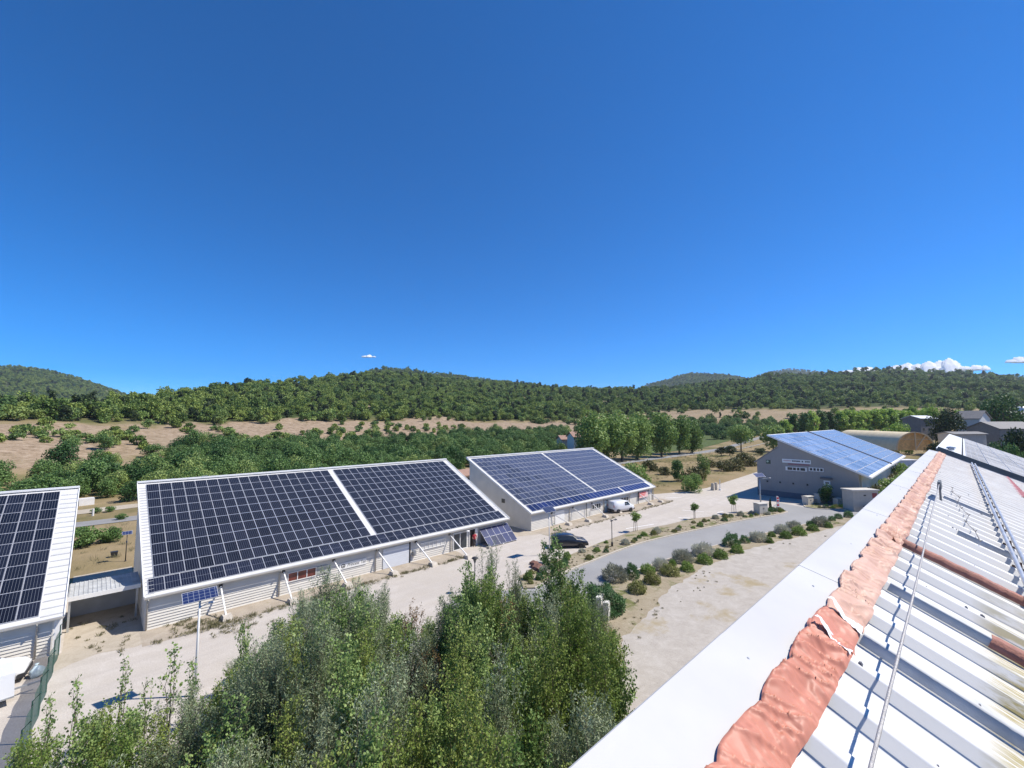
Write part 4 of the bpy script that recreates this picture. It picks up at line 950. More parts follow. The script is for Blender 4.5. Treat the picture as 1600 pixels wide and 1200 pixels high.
mb = MB(); mb.prism([(0.02, 1.1), (0.62, 1.05), (0.66, 2.9), (0.45, 3.3), (0.02, 3.4)], 1, -0.012, 0.012); sl_ = mb.build('sail', M('banner_white', (0.75, 0.66, 0.66), 0.6), fb)
mb = MB()
for z in (1.35, 2.2, 2.75): mb.box((0.06, -0.02, z), (0.58, -0.013, z+0.32))
mb.build('lettering', red_m, sl_)
st = thing('marker_post', 'thin white marker post at the yard edge below the dry bank', 'post', tuple(gz(1125, 766)))
mb = MB(); mb.tube([(0, 0, 0), (0.08, 0, 2.2)], 0.09, 6); mb.lathe([(0, 0), (0.3, 0), (0.25, 0.3), (0, 0.35)], 8); mb.build('post', white_metal, st)
for (u, v, l) in ((1119, 765, 'left grey stone post by the yard edge'), (1114, 766, 'lower dark stone post by the yard edge')):
    p = gz(u, v); t = thing('stone_post', l, 'post', tuple(p)); mb = MB(); mb.add(*frustum((0, 0, 0), 0.35, 0.35, 0.22, 0.25, 1.5)); mb.build('stone', concrete, t)
# ground mounted array at the end of the long building
ga = thing('solar_array', 'ground mounted array of ten blue panels leaning by the glass doors', 'solar array', (34.05, 39.35, 0))
AA = math.atan2(1.75, 1.95)
mb = MB(); pm = panel_mesh('solar_panel', 0.915, 1.28, poly_b)
for k in range(5):
    for j in range(2):
        o = link('solar_panel', pm, ga, (0.02+k*0.93, 0.02+j*1.3*math.cos(AA), 0.13+j*1.3*math.sin(AA))); o.rotation_euler = (AA, 0, 0)
mb = MB()
for xx in (0.1, 2.3, 4.5):
    mb.bar((xx, 0.0, 0.05), (xx, 1.95, 1.80), 0.07, 0.07); mb.bar((xx, 1.85, 0), (xx, 1.85, 1.7), 0.07, 0.07); mb.bar((xx, 0, 0.035), (xx, 1.9, 0.035), 0.07, 0.07)
mb.build('frame', alu, ga)
mb = MB(); mb.add(*frustum((-0.1, -0.15, 0), 0.25, 0.2, 0.2, 0.16, 0.25)); mb.build('footing', concrete, ga)

# green screened fence at the left
fn = thing('green_fence', 'dark green screened wire fence running from the left building into the thicket', 'fence', (-1.15, 41.0, 0), 0)
x0f, y0f, x1f, y1f = -0.95, 40.9, -1.68, 26.0
nx = 60; V = []; F = []
for k in range(nx+1):
    t = k/nx; px = x0f+(x1f-x0f)*t+0.04*math.sin(t*40); py = y0f+(y1f-y0f)*t
    V += [(px+1.15, py-41.0, 0.05), (px+1.15+0.03*math.sin(t*55), py-41, 1.0), (px+1.15, py-41.0, 1.75+0.03*math.sin(t*28))]
for k in range(nx):
    for j in range(2): F.append((k*3+j, k*3+3+j, k*3+4+j, k*3+1+j))
mb = MB(); mb.add(V, F); fg = M('fence_green', (0.012, 0.085, 0.062), 0.6, 0, 0.25, 2.5); ft = fg.node_tree; tb = ft.nodes.new('ShaderNodeBsdfTransparent'); mxs = ft.nodes.new('ShaderNodeMixShader'); mxs.inputs[0].default_value = 0.3
ft.links.new(ft.nodes['Principled BSDF'].outputs[0], mxs.inputs[1]); ft.links.new(tb.outputs[0], mxs.inputs[2]); ft.links.new(mxs.outputs[0], ft.nodes['Material Output'].inputs['Surface'])
mb.build('screen', fg, fn)
for k in range(7):
    t = k/6; px = x0f+(x1f-x0f)*t; py = y0f+(y1f-y0f)*t
    mb = MB(); mb.tube([(px+1.15, py-41, 0), (px+1.15, py-41, 1.85), (px+1.4, py-41.05, 2.15)], 0.035, 6); mb.build('post', M('post_green', (0.02, 0.07, 0.055), 0.5), fn)
# person in the doorway
def person(loc, rz):
    me = bpy.data.meshes.new('person'); J = [(0,0,0.95),(0,0,1.15),(0,0.01,1.38),(0,0.01,1.5),(0,0,1.6),(0,-0.01,1.72), (-0.19,0.01,1.4),(-0.27,0.02,1.12),(-0.22,-0.16,0.96), (0.19,0.01,1.4),(0.27,0.02,1.12),(0.25,-0.1,0.9), (-0.1,0,0.9),(-0.12,-0.02,0.5),(-0.12,0.03,0.08),(-0.13,-0.12,0.04), (0.1,0,0.9),(0.13,-0.05,0.5),(0.14,0.0,0.08),(0.15,-0.15,0.04)]
    E_ = [(0,1),(1,2),(2,3),(3,4),(4,5),(2,6),(6,7),(7,8),(2,9),(9,10),(10,11),(0,12),(12,13),(13,14),(14,15),(0,16),(16,17),(17,18),(18,19)]
    rad_ = [.14,.13,.15,.06,.085,.09,.065,.05,.04,.065,.05,.04,.09,.065,.045,.045,.09,.065,.045,.045]
    me.from_pydata(J, E_, []); o = bpy.data.objects.new('person', me); COL.objects.link(o)
    m = o.modifiers.new('skin', 'SKIN'); s = o.modifiers.new('sub', 'SUBSURF'); s.levels = 1; s.render_levels = 1
    for k, v in enumerate(me.skin_vertices[0].data): v.radius = (rad_[k], rad_[k]); v.use_root = (k == 0)
    dg = bpy.context.evaluated_depsgraph_get(); me2 = bpy.data.meshes.new_from_object(o.evaluated_get(dg)); o.modifiers.clear(); o.data = me2
    me2.materials.clear()
    for m_ in (M('skin', (0.42, 0.25, 0.18), 0.6), M('red_shirt', (0.50, 0.045, 0.06), 0.8), M('dark_trousers', (0.04, 0.04, 0.055), 0.85)): me2.materials.append(m_)
    for f in me2.polygons:
        c = f.center; f.material_index = 0 if c.z > 1.47 or (abs(c.x) > 0.2 and c.z < 1.15) else (1 if c.z > 0.93 else 2); f.use_smooth = True
    o.location = loc; o.rotation_euler = (0, 0, rz); o.scale = (0.98, 0.98, 0.98)
    hb = MB(); hb.lathe([(0, 0.115), (0.075, 0.095), (0.105, 0.03), (0.1, -0.05), (0.08, -0.08)], 10, (0, 0.015, 1.71)); hb.build('hair', dark, o, True)
    return tag(o, 'person in a red shirt standing in the doorway of the long building', 'person')
person((33.15, 41.0, 0), R(-25))
# spiky plant and rocks
sp_m = foliage('spiky_leaf', (0.07, 0.10, 0.03), (0.16, 0.20, 0.07), (0.28, 0.28, 0.12), 0.2, 2, 0.3)
def spiky(label, x, y, r, h, seed):
    rs = random.Random(seed); root = thing('spiky_plant', label, 'plant', (x, y, 0.0)); mb = MB()
    for k in range(70):
        a = rs.uniform(0, 6.28); el = rs.uniform(0.25, 1.45); L_ = rs.uniform(0.6, 1.0)
        pts = []; w = []
        for q in range(4):
            t = q/3; rr_ = r*L_*t*math.cos(el)*1.2; z = h*L_*(t*math.sin(el)-0.25*t*t*math.cos(el))
            pts.append((rr_*math.cos(a), rr_*math.sin(a), z+0.08)); w.append(0.055*(1-t*0.9))
        sx, sy = -math.sin(a), math.cos(a); V = []
        for p, ww in zip(pts, w): V += [(p[0]+sx*ww, p[1]+sy*ww, p[2]), (p[0]-sx*ww, p[1]-sy*ww, p[2])]
        mb.add(V, [(0, 1, 3, 2), (2, 3, 5, 4), (4, 5, 7, 6)])
    mb.build('leaves', sp_m, root)
    mb = MB(); mb.tube([(0, 0, 0), (0, 0, 0.25)], 0.12, 8); mb.build('stem', bark, root); return root
q = gz(851, 880); spiky('spiky agave like plant with red rocks at its foot by the road end', q[0], q[1], 1.0, 1.7, 3)
rock_m = M('rock_red', (0.20, 0.10, 0.075), 0.9, 0, 0.4, 3, 0.5, 12); rock_g = M('rock_grey', (0.42, 0.38, 0.33), 0.9, 0, 0.3, 3, 0.5, 12)
def rock(label, x, y, s, mat, seed, z=0.0, group=None):
    bm = bmesh.new(); bmesh.ops.create_icosphere(bm, subdivisions=2, radius=1); rs = random.Random(seed)
    k = [rs.uniform(0, 9) for _ in range(4)]
    for v in bm.verts:
        d = 1+0.25*math.sin(v.co.x*3+k[0])*math.sin(v.co.y*3.3+k[1])+0.2*math.sin(v.co.z*4+k[2])
        v.co = Vector((v.co.x*s*d*1.2, v.co.y*s*d, max(v.co.z, -0.4)*s*d*0.75+0.25*s))
    me = bpy.data.meshes.new('rock'); bm.to_mesh(me); bm.free(); me.materials.append(mat)
    return tag(link('rock', me, None, (x, y, z)), label, 'rock', group)
for k, (u, v, s) in enumerate(((836, 886, .5), (842, 890, .6), (833, 881, .35), (846, 894, .4))):
    q = gz(u, v); rock('dark red rock in the pile beside the spiky plant', q[0], q[1], s, rock_m, k, group='red rocks at the spiky plant')
for k, (u, v, s) in enumerate(((852, 893, .35), (858, 896, .3), (866, 895, .25))):
    q = gz(u, v); rock('small pale rock below the spiky plant', q[0], q[1], s, rock_g, 20+k, group='pale rocks at the spiky plant')
for (u, v, l) in ((948, 968, 'white painted block standing against the round hedge bush'), (938, 962, 'low white slab beside the round hedge bush')):
    q = gz(u, v); t = thing('white_block', l, 'block', (q[0], q[1], 0), R(20)); hh = 1.3 if u == 948 else 1.5
    mb = MB(); mb.add(*frustum((0, 0, 0), 0.28 if u == 948 else 0.5, 0.22, 0.26 if u == 948 else 0.46, 0.2, hh)); mb.build('block', M('block_white', (0.72, 0.70, 0.66), 0.7, 0, 0.15, 3), t)

# ------------------------------------------------------------------ guard rail, far buildings, tunnel
def rail(label, x0, x1, y, step=4.0):
    root = thing('guard_rail', label, 'guard rail', (x0, y, 0)); mb = MB(); xs_ = np.arange(x0, x1+0.1, step)
    for a, b in zip(xs_[:-1], xs_[1:]):
        za, zb = hz1(a, y)+0.65, hz1(b, y)+0.65
        for dz in (-0.09, 0.09): mb.bar((a-x0, 0, za+dz), (b-x0, 0, zb+dz), 0.06, 0.13)
    mb.build('rail', M('rail_grey', (0.52, 0.52, 0.50), 0.6, 0.2), root)
    for a in xs_[:60]:
        z = hz1(a, y); p = MB(); p.bar((a-x0, 0.06, z), (a-x0, 0.06, z+0.75), 0.12, 0.12); p.build('post', M('rail_grey', (0.52, 0.52, 0.50)), root)
rail('long grey guard rail along the valley road below the plane trees', 118, 320, 79.2, 4.0)
def house(name, label, u, vb, r, w, d, h, rz, wallm, roofm, rise=1.2, wins=3, cat='house'):
    dd = ray(u, 650); k = r/math.hypot(dd[0], dd[1]); x, y = dd[0]*k, dd[1]*k; z = HC+r*tane(u, vb)
    zg = hz1(x, y); root = thing(name, label, cat, (x, y, min(z, zg)), rz); h = h+max(0, z-zg)
    mb = MB(); mb.prism([(-d/2, -3), (d/2, -3), (d/2, h), (0, h+rise), (-d/2, h)], 0, -w/2, w/2); mb.build('wall', wallm, root)
    mb = MB(); e = 0.5; s = rise/(d/2)
    mb.prism([(-d/2-e, h-e*s+0.04), (0, h+rise+0.04), (d/2+e, h-e*s+0.04), (d/2+e, h-e*s+0.24), (0, h+rise+0.26), (-d/2-e, h-e*s+0.24)], 0, -w/2-e, w/2+e); mb.build('roof', roofm, root)
    for q in range(wins):
        xx = -w/2+w*(q+0.5)/wins; mb = MB(); mb.box((xx-0.55, -d/2-0.06, h*0.45), (xx+0.55, -d/2-0.01, h*0.45+1.2)); mb.build('window', glass_m, root)
    return root
tile = M('tile_roof', (0.32, 0.20, 0.15), 0.85, 0, 0.2, 2); plaster = M('plaster', (0.55, 0.49, 0.42), 0.85, 0, 0.1); grey_r = M('roof_grey', (0.17, 0.165, 0.165), 0.7, 0, 0.15); plw = M('plaster_white', (0.70, 0.68, 0.65), 0.8, 0, 0.06)
house('house', 'small pale house with brown tiled roof half hidden behind plane trees', 908, 704, 170, 9, 7, 5.4, R(-30), plw, tile, 1.6, 2)
house('house', 'low outbuilding with tiled roof left of the pale house', 888, 703, 178, 8, 6, 4.4, R(-30), plaster, tile, 1.3, 2)
house('house', 'single storey red roofed shed seen in the gap behind the long building', 723, 760, 95, 7, 4, 2.6, R(10), plaster, tile, 0.8, 1)
house('house', 'grey two storey house behind the wooden tunnel', 1436, 668, 300, 11, 8, 4.5, R(-30), grey_r, M('roof_pale', (0.62, 0.64, 0.65)), 1.3, 3)
house('house', 'white gabled house with steep grey roof right of the dark round tree', 1519, 672, 250, 7, 9, 4.6, R(-110), plw, grey_r, 2.8, 1)
house('warehouse', 'long dark slate roofed warehouse near the right edge', 1564, 686, 235, 16, 10, 3.8, R(-38), M('wall_slate', (0.15, 0.165, 0.18)), grey_r, 2.2, 2, 'warehouse')
house('warehouse', 'dark roofed warehouse behind the slate one at the right edge', 1596, 664, 300, 16, 12, 4.0, R(-38), grey_r, grey_r, 2.0, 2, 'warehouse')
house('house', 'low grey walled yard building before the white gabled house', 1500, 690, 215, 13, 5, 2.6, R(-35), M('block_grey', (0.40, 0.38, 0.36), 0.8), grey_r, 0.6, 2)
dd = ray(1598, 650); k = 330/math.hypot(dd[0], dd[1]); tw = thing('silo', 'pale grey silo cut by the right edge of the photo', 'silo', (dd[0]*k, dd[1]*k, hz1(dd[0]*k, dd[1]*k)))
mb = MB(); mb.lathe([(2.6, -2), (2.6, 13.5), (2.2, 14.2), (0.8, 15), (0, 15.1)], 18); mb.build('shell', M('silo_grey', (0.60, 0.62, 0.63), 0.5, 0.1), tw, True)
# tunnel shelter with open timber framed end
def at_dist(u, v, r):
    d = ray(u, v); k = r/math.hypot(d[0], d[1]); return np.array([d[0]*k, d[1]*k, HC+d[2]*k])
pe = at_dist(1431, 704, 200); pf = at_dist(1330, 703, 232)
ax = pf-pe; ax[2] = 0; Lt = np.linalg.norm(ax); tn = thing('tunnel_shelter', 'cream arched tunnel shelter with open timber framed end', 'shelter', (pe[0], pe[1], pe[2]), math.atan2(ax[1], ax[0]))
Rt, Ht = 5.6, 6.1; arc = [(-Rt*math.cos(math.pi*k/20), Ht*math.sin(math.pi*k/20)**0.85) for k in range(21)]
mb = MB(); V = []; F = []
for xx, in [(0.0,)]+[(Lt*k/12,) for k in range(1, 13)]:
    V += [(xx, y, z) for y, z in arc]
for i in range(12):
    for k in range(20): F.append((i*21+k, i*21+k+1, (i+1)*21+k+1, (i+1)*21+k))
mb.add(V, F); mb.build('cover', M('tunnel_cream', (0.72, 0.60, 0.38), 0.6, 0, 0.1, 0.5), tn, True)
mb = MB(); mb.add([(0.9, y*0.99, z*0.99) for y, z in arc], [tuple(range(21))]); mb.build('end_wall', M('lit_interior_orange', (0.80, 0.45, 0.16), 0.7, 0, 0.25, 1.5), tn)  # bright orange sheet, paints the lit inside of the tunnel
mb = MB()
for a, b in zip(arc[:-1], arc[1:]): mb.bar((-0.1, a[0], a[1]), (-0.1, b[0], b[1]), 0.3, 0.35)
mb.bar((-0.1, 0, 0), (-0.1, 0, Ht), 0.3); mb.bar((-0.1, 0, 0.5), (-0.1, -3.2, Ht*0.86), 0.28); mb.bar((-0.1, -4.6, Ht*0.62), (-0.1, 4.6, Ht*0.62), 0.2)
mb.build('arch_frame', M('timber_pale', (0.70, 0.48, 0.26), 0.6, 0, 0.1), tn)
q = gz(1410, 737); ct = thing('container_cabin', 'pale grey site container just beyond the end of the glossy blue roof', 'container', (q[0], q[1], 0), R(-36))
mb = MB(); mb.box((-4.0, -1.5, 0.1), (4.0, 1.5, 3.3)); mb.build('body', M('container_grey', (0.42, 0.47, 0.54), 0.6), ct)
mb = MB(); mb.box((-4.06, -1.56, 3.3), (4.06, 1.56, 3.5)); mb.build('roof', white_metal, ct)
mb = MB(); mb.box((-2.4, -1.55, 1.7), (-1.0, -1.505, 2.5)); mb.build('window', glass_m, ct)
mb = MB(); mb.box((-4.06, -1.45, 0.2), (-4.005, 1.45, 3.2)); mb.build('end_wall', plw, ct)
q = gz(134, 789); bx = thing('crate', 'small white crate beside the far track left of the long building', 'crate', (q[0], q[1], hz1(q[0], q[1])), R(10))
mb = MB(); mb.box((-1.0, -0.6, 0), (1.0, 0.6, 1.2)); mb.build('box', plw, bx); mb = MB(); mb.box((-1.5, -0.4, 0), (-1.05, 0.4, 1.4)); mb.build('post', dark, bx)
q = gz(145, 806); t = thing('marker_post', 'short white road marker post beside the valley road', 'post', (q[0], q[1], hz1(q[0], q[1]))); mb = MB(); mb.tube([(0, 0, 0), (0, 0, 1.1)], 0.14, 8); mb.build('post', plw, t)
q = gz(178, 870); t = thing('bin', 'small dark bin left on the dry bank near the small solar lamp', 'bin', (q[0], q[1], 0)); t.scale = (0.6, 0.6, 0.7); mb = MB(); mb.add(*frustum((0, 0, 0), 0.4, 0.35, 0.5, 0.42, 0.75)); mb.build('body', dark, t)
mb = MB(); mb.box((-0.52, -0.44, 0.75), (0.52, 0.44, 0.82)); mb.build('lid', dark, t)
# ------------------------------------------------------------------ vegetation
def unit(a): return a/np.maximum(np.linalg.norm(a, axis=-1, keepdims=True), 1e-9)
def leaf_quads(P, D, Nn, w, l):
    D = unit(D); S = unit(np.cross(D, Nn)); w = np.asarray(w).reshape(-1, 1); l = np.asarray(l).reshape(-1, 1)
    n = len(P); V = np.stack([P, P+D*l*0.5+S*w*0.5, P+D*l, P+D*l*0.5-S*w*0.5], 1).reshape(-1, 3)
    return V, np.arange(n*4).reshape(-1, 4)
def tubes_np(segs):
    # segs: list of (p, q, r0, r1) -> 4 sided tubes
    V = []; Q = []
    for p, q, r0, r1 in segs:
        d = np.array(q)-np.array(p); d = d/max(np.linalg.norm(d), 1e-6); u = np.array([0, 0, 1.0]) if abs(d[2]) < 0.9 else np.array([1.0, 0, 0])
        a = np.cross(d, u); a /= np.linalg.norm(a); b = np.cross(d, a); o = len(V)
        for c, r in ((p, r0), (q, r1)):
            for s in ((1, 0), (0, 1), (-1, 0), (0, -1)): V.append(np.array(c)+(a*s[0]+b*s[1])*r)
        for k in range(4): Q.append((o+k, o+(k+1) % 4, o+4+(k+1) % 4, o+4+k))
    return np.array(V), np.array(Q)
def crown_arrays(seed, rx, rz, zc, lobes, n, lw, ll, flat=0.0, tight=0.75):
    g = np.random.default_rng(seed); lobes = int(lobes*1.7)
    d = unit(g.normal(size=(lobes, 3))); rad = g.uniform(0.25, 0.75, (lobes, 1))**0.6
    c = d*rad*np.array([rx, rx, rz])*0.72; c[:, 2] += zc
    lr = g.uniform(0.17, 0.38, lobes)*min(rx, rz)*1.1
    wts = lr**2; k = g.choice(lobes, n, p=wts/wts.sum())
    dd = g.normal(size=(n, 3)); dd[:, 2] = np.where(dd[:, 2] < -0.3, dd[:, 2]*0.5, dd[:, 2]); dd = unit(dd)
    P = c[k]+dd*(lr[k]*(tight+(1.05-tight)*g.random(n)**0.7))[:, None]*np.array([1, 1, 0.85])
    Nn = unit(dd+0.7*g.normal(size=(n, 3))); D = unit(np.cross(Nn, g.normal(size=(n, 3))))
    s = g.uniform(0.7, 1.3, n)
    k1 = rx/max(np.percentile(np.abs(P[:, :2]), 99.5), 1e-3); k2 = rz/max(np.percentile(P[:, 2]-zc, 99.7), 1e-3)
    P = (P-np.array([0, 0, zc]))*np.array([k1, k1, k2])+np.array([0, 0, zc]); c = (c-np.array([0, 0, zc]))*np.array([k1, k1, k2])+np.array([0, 0, zc])
    V, Q = leaf_quads(P, D, Nn, lw*s, ll*s); return V, Q, c
def tree_meshes(seed, h, rx, rz, lobes, n, lw, ll, leafm, trunk_r=None, zc=None, tight=0.75):
    zc = zc if zc is not None else h-rz
    V, Q, c = crown_arrays(seed, rx, rz, zc, lobes, n, lw, ll, tight=tight)
    crown = np_mesh('crown', V, Q, leafm)
    tr = trunk_r or h*0.022; base = max(zc-rz*0.5, h*0.2)
    segs = [((0, 0, -0.3), (0.02*h*0.3, 0, base*0.6), tr*1.3, tr), ((0.02*h*0.3, 0, base*0.6), (0, 0, base), tr, tr*0.85)]
    for q in c: segs.append(((0, 0, base), tuple(q*0.5+np.array([0, 0, base*0.5+0.03*h])), tr*0.6, tr*0.35)); segs.append((tuple(q*0.5+np.array([0, 0, base*0.5+0.03*h])), tuple(q), tr*0.35, tr*0.1))
    TV, TQ = tubes_np(segs); trunk = np_mesh('trunk', TV, TQ, bark)
    return crown, trunk
def joined(crown, trunk, name):
    v1 = np.empty(len(crown.vertices)*3, np.float32); crown.vertices.foreach_get('co', v1); v2 = np.empty(len(trunk.vertices)*3, np.float32); trunk.vertices.foreach_get('co', v2)
    q1 = np.empty(len(crown.polygons)*4, np.int32); crown.polygons.foreach_get('vertices', q1); q2 = np.empty(len(trunk.polygons)*4, np.int32); trunk.polygons.foreach_get('vertices', q2)
    V = np.concatenate([v1, v2]).reshape(-1, 3); Q = np.concatenate([q1.reshape(-1, 4), q2.reshape(-1, 4)+len(v1)//3])
    return np_mesh(name, V, Q, [crown.materials[0], trunk.materials[0]], np.concatenate([np.zeros(len(q1)//4), np.ones(len(q2)//4)]))
def plant_tree(name, label, cat, meshes, x, y, z, s=1.0, rz=0.0, group=None, sz=None):
    root = thing(name, label, cat, (x, y, z), rz, group); root.scale = (s, s, sz or s)
    link('crown', meshes[0], root); link('trunk', meshes[1], root); return root

f_oak = foliage('oak_leaves', (0.0539, 0.1078, 0.0324), (0.1294, 0.2157, 0.0594), (0.2831, 0.364, 0.1078), 0.22, 0.25, 0.7)
f_hill = foliage('hill_leaves', (0.0516, 0.098, 0.0219), (0.1187, 0.1908, 0.0383), (0.2529, 0.3223, 0.0732), 0.2, 0.12, 0.9)
f_belt = foliage('belt_leaves', (0.03, 0.0784, 0.0211), (0.0675, 0.1444, 0.038), (0.1406, 0.2372, 0.0675), 0.22, 0.3, 0.8)
f_plane = foliage('plane_leaves', (0.0867, 0.1514, 0.0346), (0.1819, 0.285, 0.0694), (0.2946, 0.4006, 0.1155), 0.3, 0.3, 0.4)
f_bright = foliage('poplar_leaves', (0.143, 0.2368, 0.04), (0.2742, 0.4142, 0.0778), (0.4289, 0.5683, 0.1222), 0.35, 0.25, 0.5)
f_dark = foliage('dark_leaves', (0.013, 0.0286, 0.013), (0.0286, 0.052, 0.0195), (0.065, 0.0975, 0.0338), 0.2, 0.3, 0.5)
f_young = foliage('young_leaves', (0.0983, 0.1856, 0.048), (0.1966, 0.3058, 0.0787), (0.3276, 0.4368, 0.131), 0.35, 1.5, 0.4)
f_lav = foliage('lavender_leaves', (0.195, 0.2048, 0.1463), (0.3608, 0.3704, 0.2926), (0.585, 0.585, 0.4874), 0.2, 2.0, 0.5)
f_dome = foliage('dome_leaves', (0.0573, 0.123, 0.0222), (0.1225, 0.2122, 0.0416), (0.2287, 0.3352, 0.0742), 0.2, 2.0, 0.5)
f_ydome = foliage('yellow_dome_leaves', (0.094, 0.1075, 0.022), (0.1777, 0.1961, 0.0495), (0.2821, 0.2973, 0.099), 0.2, 2.0, 0.4)
f_hedge = foliage('hedge_leaves', (0.036, 0.0936, 0.0317), (0.0792, 0.1728, 0.0648), (0.1584, 0.2736, 0.1152), 0.25, 1.2, 0.3)
f_willow = foliage('willow_leaves', (0.1238, 0.1818, 0.0801), (0.2328, 0.2982, 0.16), (0.4219, 0.48, 0.3055), 0.3, 0.5, 0.4)
f_birch = foliage('birch_leaves', (0.1132, 0.1904, 0.0344), (0.2093, 0.2983, 0.062), (0.3282, 0.3936, 0.1034), 0.35, 0.5, 0.45)
f_poplar = foliage('black_poplar_leaves', (0.0741, 0.1516, 0.0411), (0.165, 0.2673, 0.0741), (0.33, 0.4368, 0.1485), 0.3, 0.6, 0.4)
f_dry = foliage('dry_weeds', (0.10, 0.10, 0.045), (0.18, 0.17, 0.085), (0.28, 0.26, 0.15), 0.25, 1.0, 0.5)
f_silver = foliage('silver_leaves', (0.15, 0.17, 0.13), (0.25, 0.27, 0.22), (0.40, 0.42, 0.37), 0.25, 0.8, 0.4)

# --- the thicket below the white roof: many stemmed shrubs built from stems, side shoots and leaves
def shrub_meshes(seed, H, Rr, stems, shoots, per, lw, ll, leafm, upright=0.55, start=0.06, droop=0.0, spread=1.0):
    g = np.random.default_rng(seed); segs = []; LP = []; LD = []
    for s in range(stems):
        a = g.uniform(0, 2*np.pi); rb = Rr*0.18*g.random(); rt = Rr*g.uniform(0.1, 0.75)*spread; h = H*(g.uniform(0.8, 1.0) if s else 1.0)
        if s == 0: rt *= 0.25
        a2 = a+g.uniform(-0.5, 0.5)
        T = np.linspace(0, 1, 7); bx = rb*np.cos(a)+(rt*np.cos(a2)-rb*np.cos(a))*T**1.3+g.normal(0, 0.02*H, 7)*T; by = rb*np.sin(a)+(rt*np.sin(a2)-rb*np.sin(a))*T**1.3+g.normal(0, 0.02*H, 7)*T
        pl = np.stack([bx, by, h*T], -1); r0 = 0.006*H+0.006
        for k in range(6): segs.append((pl[k], pl[k+1], r0*(1-k/6.5), r0*(1-(k+1)/6.5)))
        for b in range(shoots):
            t = start+(1-start)*(b+g.random())/shoots
            p = np.array([np.interp(t, T, pl[:, q]) for q in range(3)]); az = g.uniform(0, 2*np.pi)
            L = Rr*g.uniform(0.45, 0.95)*(1.03-t)**0.42*(0.55+0.45*min(1, t*4))+0.12
            el = g.normal(upright, 0.2); d = np.array([np.cos(az)*np.cos(el), np.sin(az)*np.cos(el), np.sin(el)])
            e = p+d*L; e[2] += 0.15*L-droop*L
            m = p*0.5+e*0.5+np.array([0, 0, -0.06*L+droop*L*0.3])
            segs.append((p, m, 0.0045+0.002*L, 0.004)); segs.append((m, e, 0.004, 0.002))
            n = max(3, int(per*L/Rr)); u = g.random(n)**0.8
            q = (1-u)[:, None]**2*p+2*((1-u)*u)[:, None]*m+(u**2)[:, None]*e
            q = q+g.normal(0, 0.03+0.02*Rr, (n, 3)); LP.append(q)
            LD.append(unit(d[None]*0.6+g.normal(0, 0.75, (n, 3))+np.array([0, 0, -0.15])))
        n = int(per*0.8); u = 1-g.random(n)**1.5*0.35
        LP.append(np.stack([np.interp(u, T, pl[:, q]) for q in range(3)], -1)+g.normal(0, 0.03, (n, 3))); LD.append(unit(g.normal(0, 0.7, (n, 3))+np.array([0, 0, 0.3])))
    P = np.concatenate(LP); D = np.concatenate(LD); n = len(P); Nn = unit(g.normal(size=(n, 3))+np.array([0, 0, 0.6]))
    sz = g.uniform(0.65, 1.25, n)
    V, Q = leaf_quads(P, D, Nn, lw*sz, ll*sz)
    TV, TQ = tubes_np(segs)
    return np_mesh('foliage', V, Q, leafm), np_mesh('stems', TV, TQ, bark)
KINDS = {
 'willow': dict(name='willow_shrub', args=dict(lw=0.036, ll=0.135, leafm=f_willow, upright=0.85), lab='silvery green narrow leaved willow shrub', shape=[(6.5, 1.5, 8, 40, 44), (5.2, 1.3, 8, 34, 42), (4.0, 1.2, 7, 30, 40)]),
 'birch': dict(name='birch_shrub', args=dict(lw=0.068, ll=0.092, leafm=f_birch, upright=0.6), lab='yellow green small leaved birch like shrub', shape=[(6.5, 1.35, 6, 42, 44), (5.0, 1.25, 6, 36, 42), (3.8, 1.1, 6, 28, 40)]),
 'poplar': dict(name='poplar_sapling', args=dict(lw=0.10, ll=0.12, leafm=f_poplar, upright=0.62), lab='dark green broad leaved young poplar', shape=[(8.5, 1.55, 6, 54, 38), (6.5, 1.35, 5, 44, 36), (4.5, 1.1, 4, 34, 34)]),
 'thin': dict(name='thin_sapling', args=dict(lw=0.105, ll=0.125, leafm=f_poplar, upright=0.75, spread=1.3), lab='thin sparse poplar sapling with visible shoots', shape=[(5.0, 0.75, 3, 17, 13), (4.2, 0.7, 3, 15, 12)]),
 'silver': dict(name='silver_shrub', args=dict(lw=0.03, ll=0.09, leafm=f_silver, upright=0.8), lab='pale silver grey shrub among the green ones', shape=[(4.6, 0.9, 5, 20, 34)]),
 'dry': dict(name='dry_shrub', args=dict(lw=0.03, ll=0.09, leafm=foliage('rusty_leaves', (0.16, 0.09, 0.03), (0.27, 0.16, 0.06), (0.36, 0.24, 0.10), 0.25, 1.0, 0.5), upright=0.8), lab='rusty brown dying shrub', shape=[(3.4, 0.9, 6, 18, 40)]),
}
BANK = {}
for ki, (k, d) in enumerate(KINDS.items()):
    BANK[k] = [(shrub_meshes(100*ki+i, H, Rr, st_, sh, per, **d['args']), H, Rr) for i, (H, Rr, st_, sh, per) in enumerate(d['shape'])]
SIL = np.array([(-200,1250),(0,1185),(40,1150),(60,1120),(90,1130),(115,1095),(150,1090),(170,1100),(195,1085),(235,1120),(270,1050),(300,1060),(330,1065),(370,1015),(400,1000),(440,965),(470,930),(510,905),(540,912),(580,915),(610,952),(640,968),(670,958),(700,940),(730,905),(765,875),(790,915),(810,905),(835,930),(855,895),(870,880),(890,890),(905,915),(930,940),(985,1000),(1010,1080)], float)
THICK = []
rg = np.random.default_rng(77)
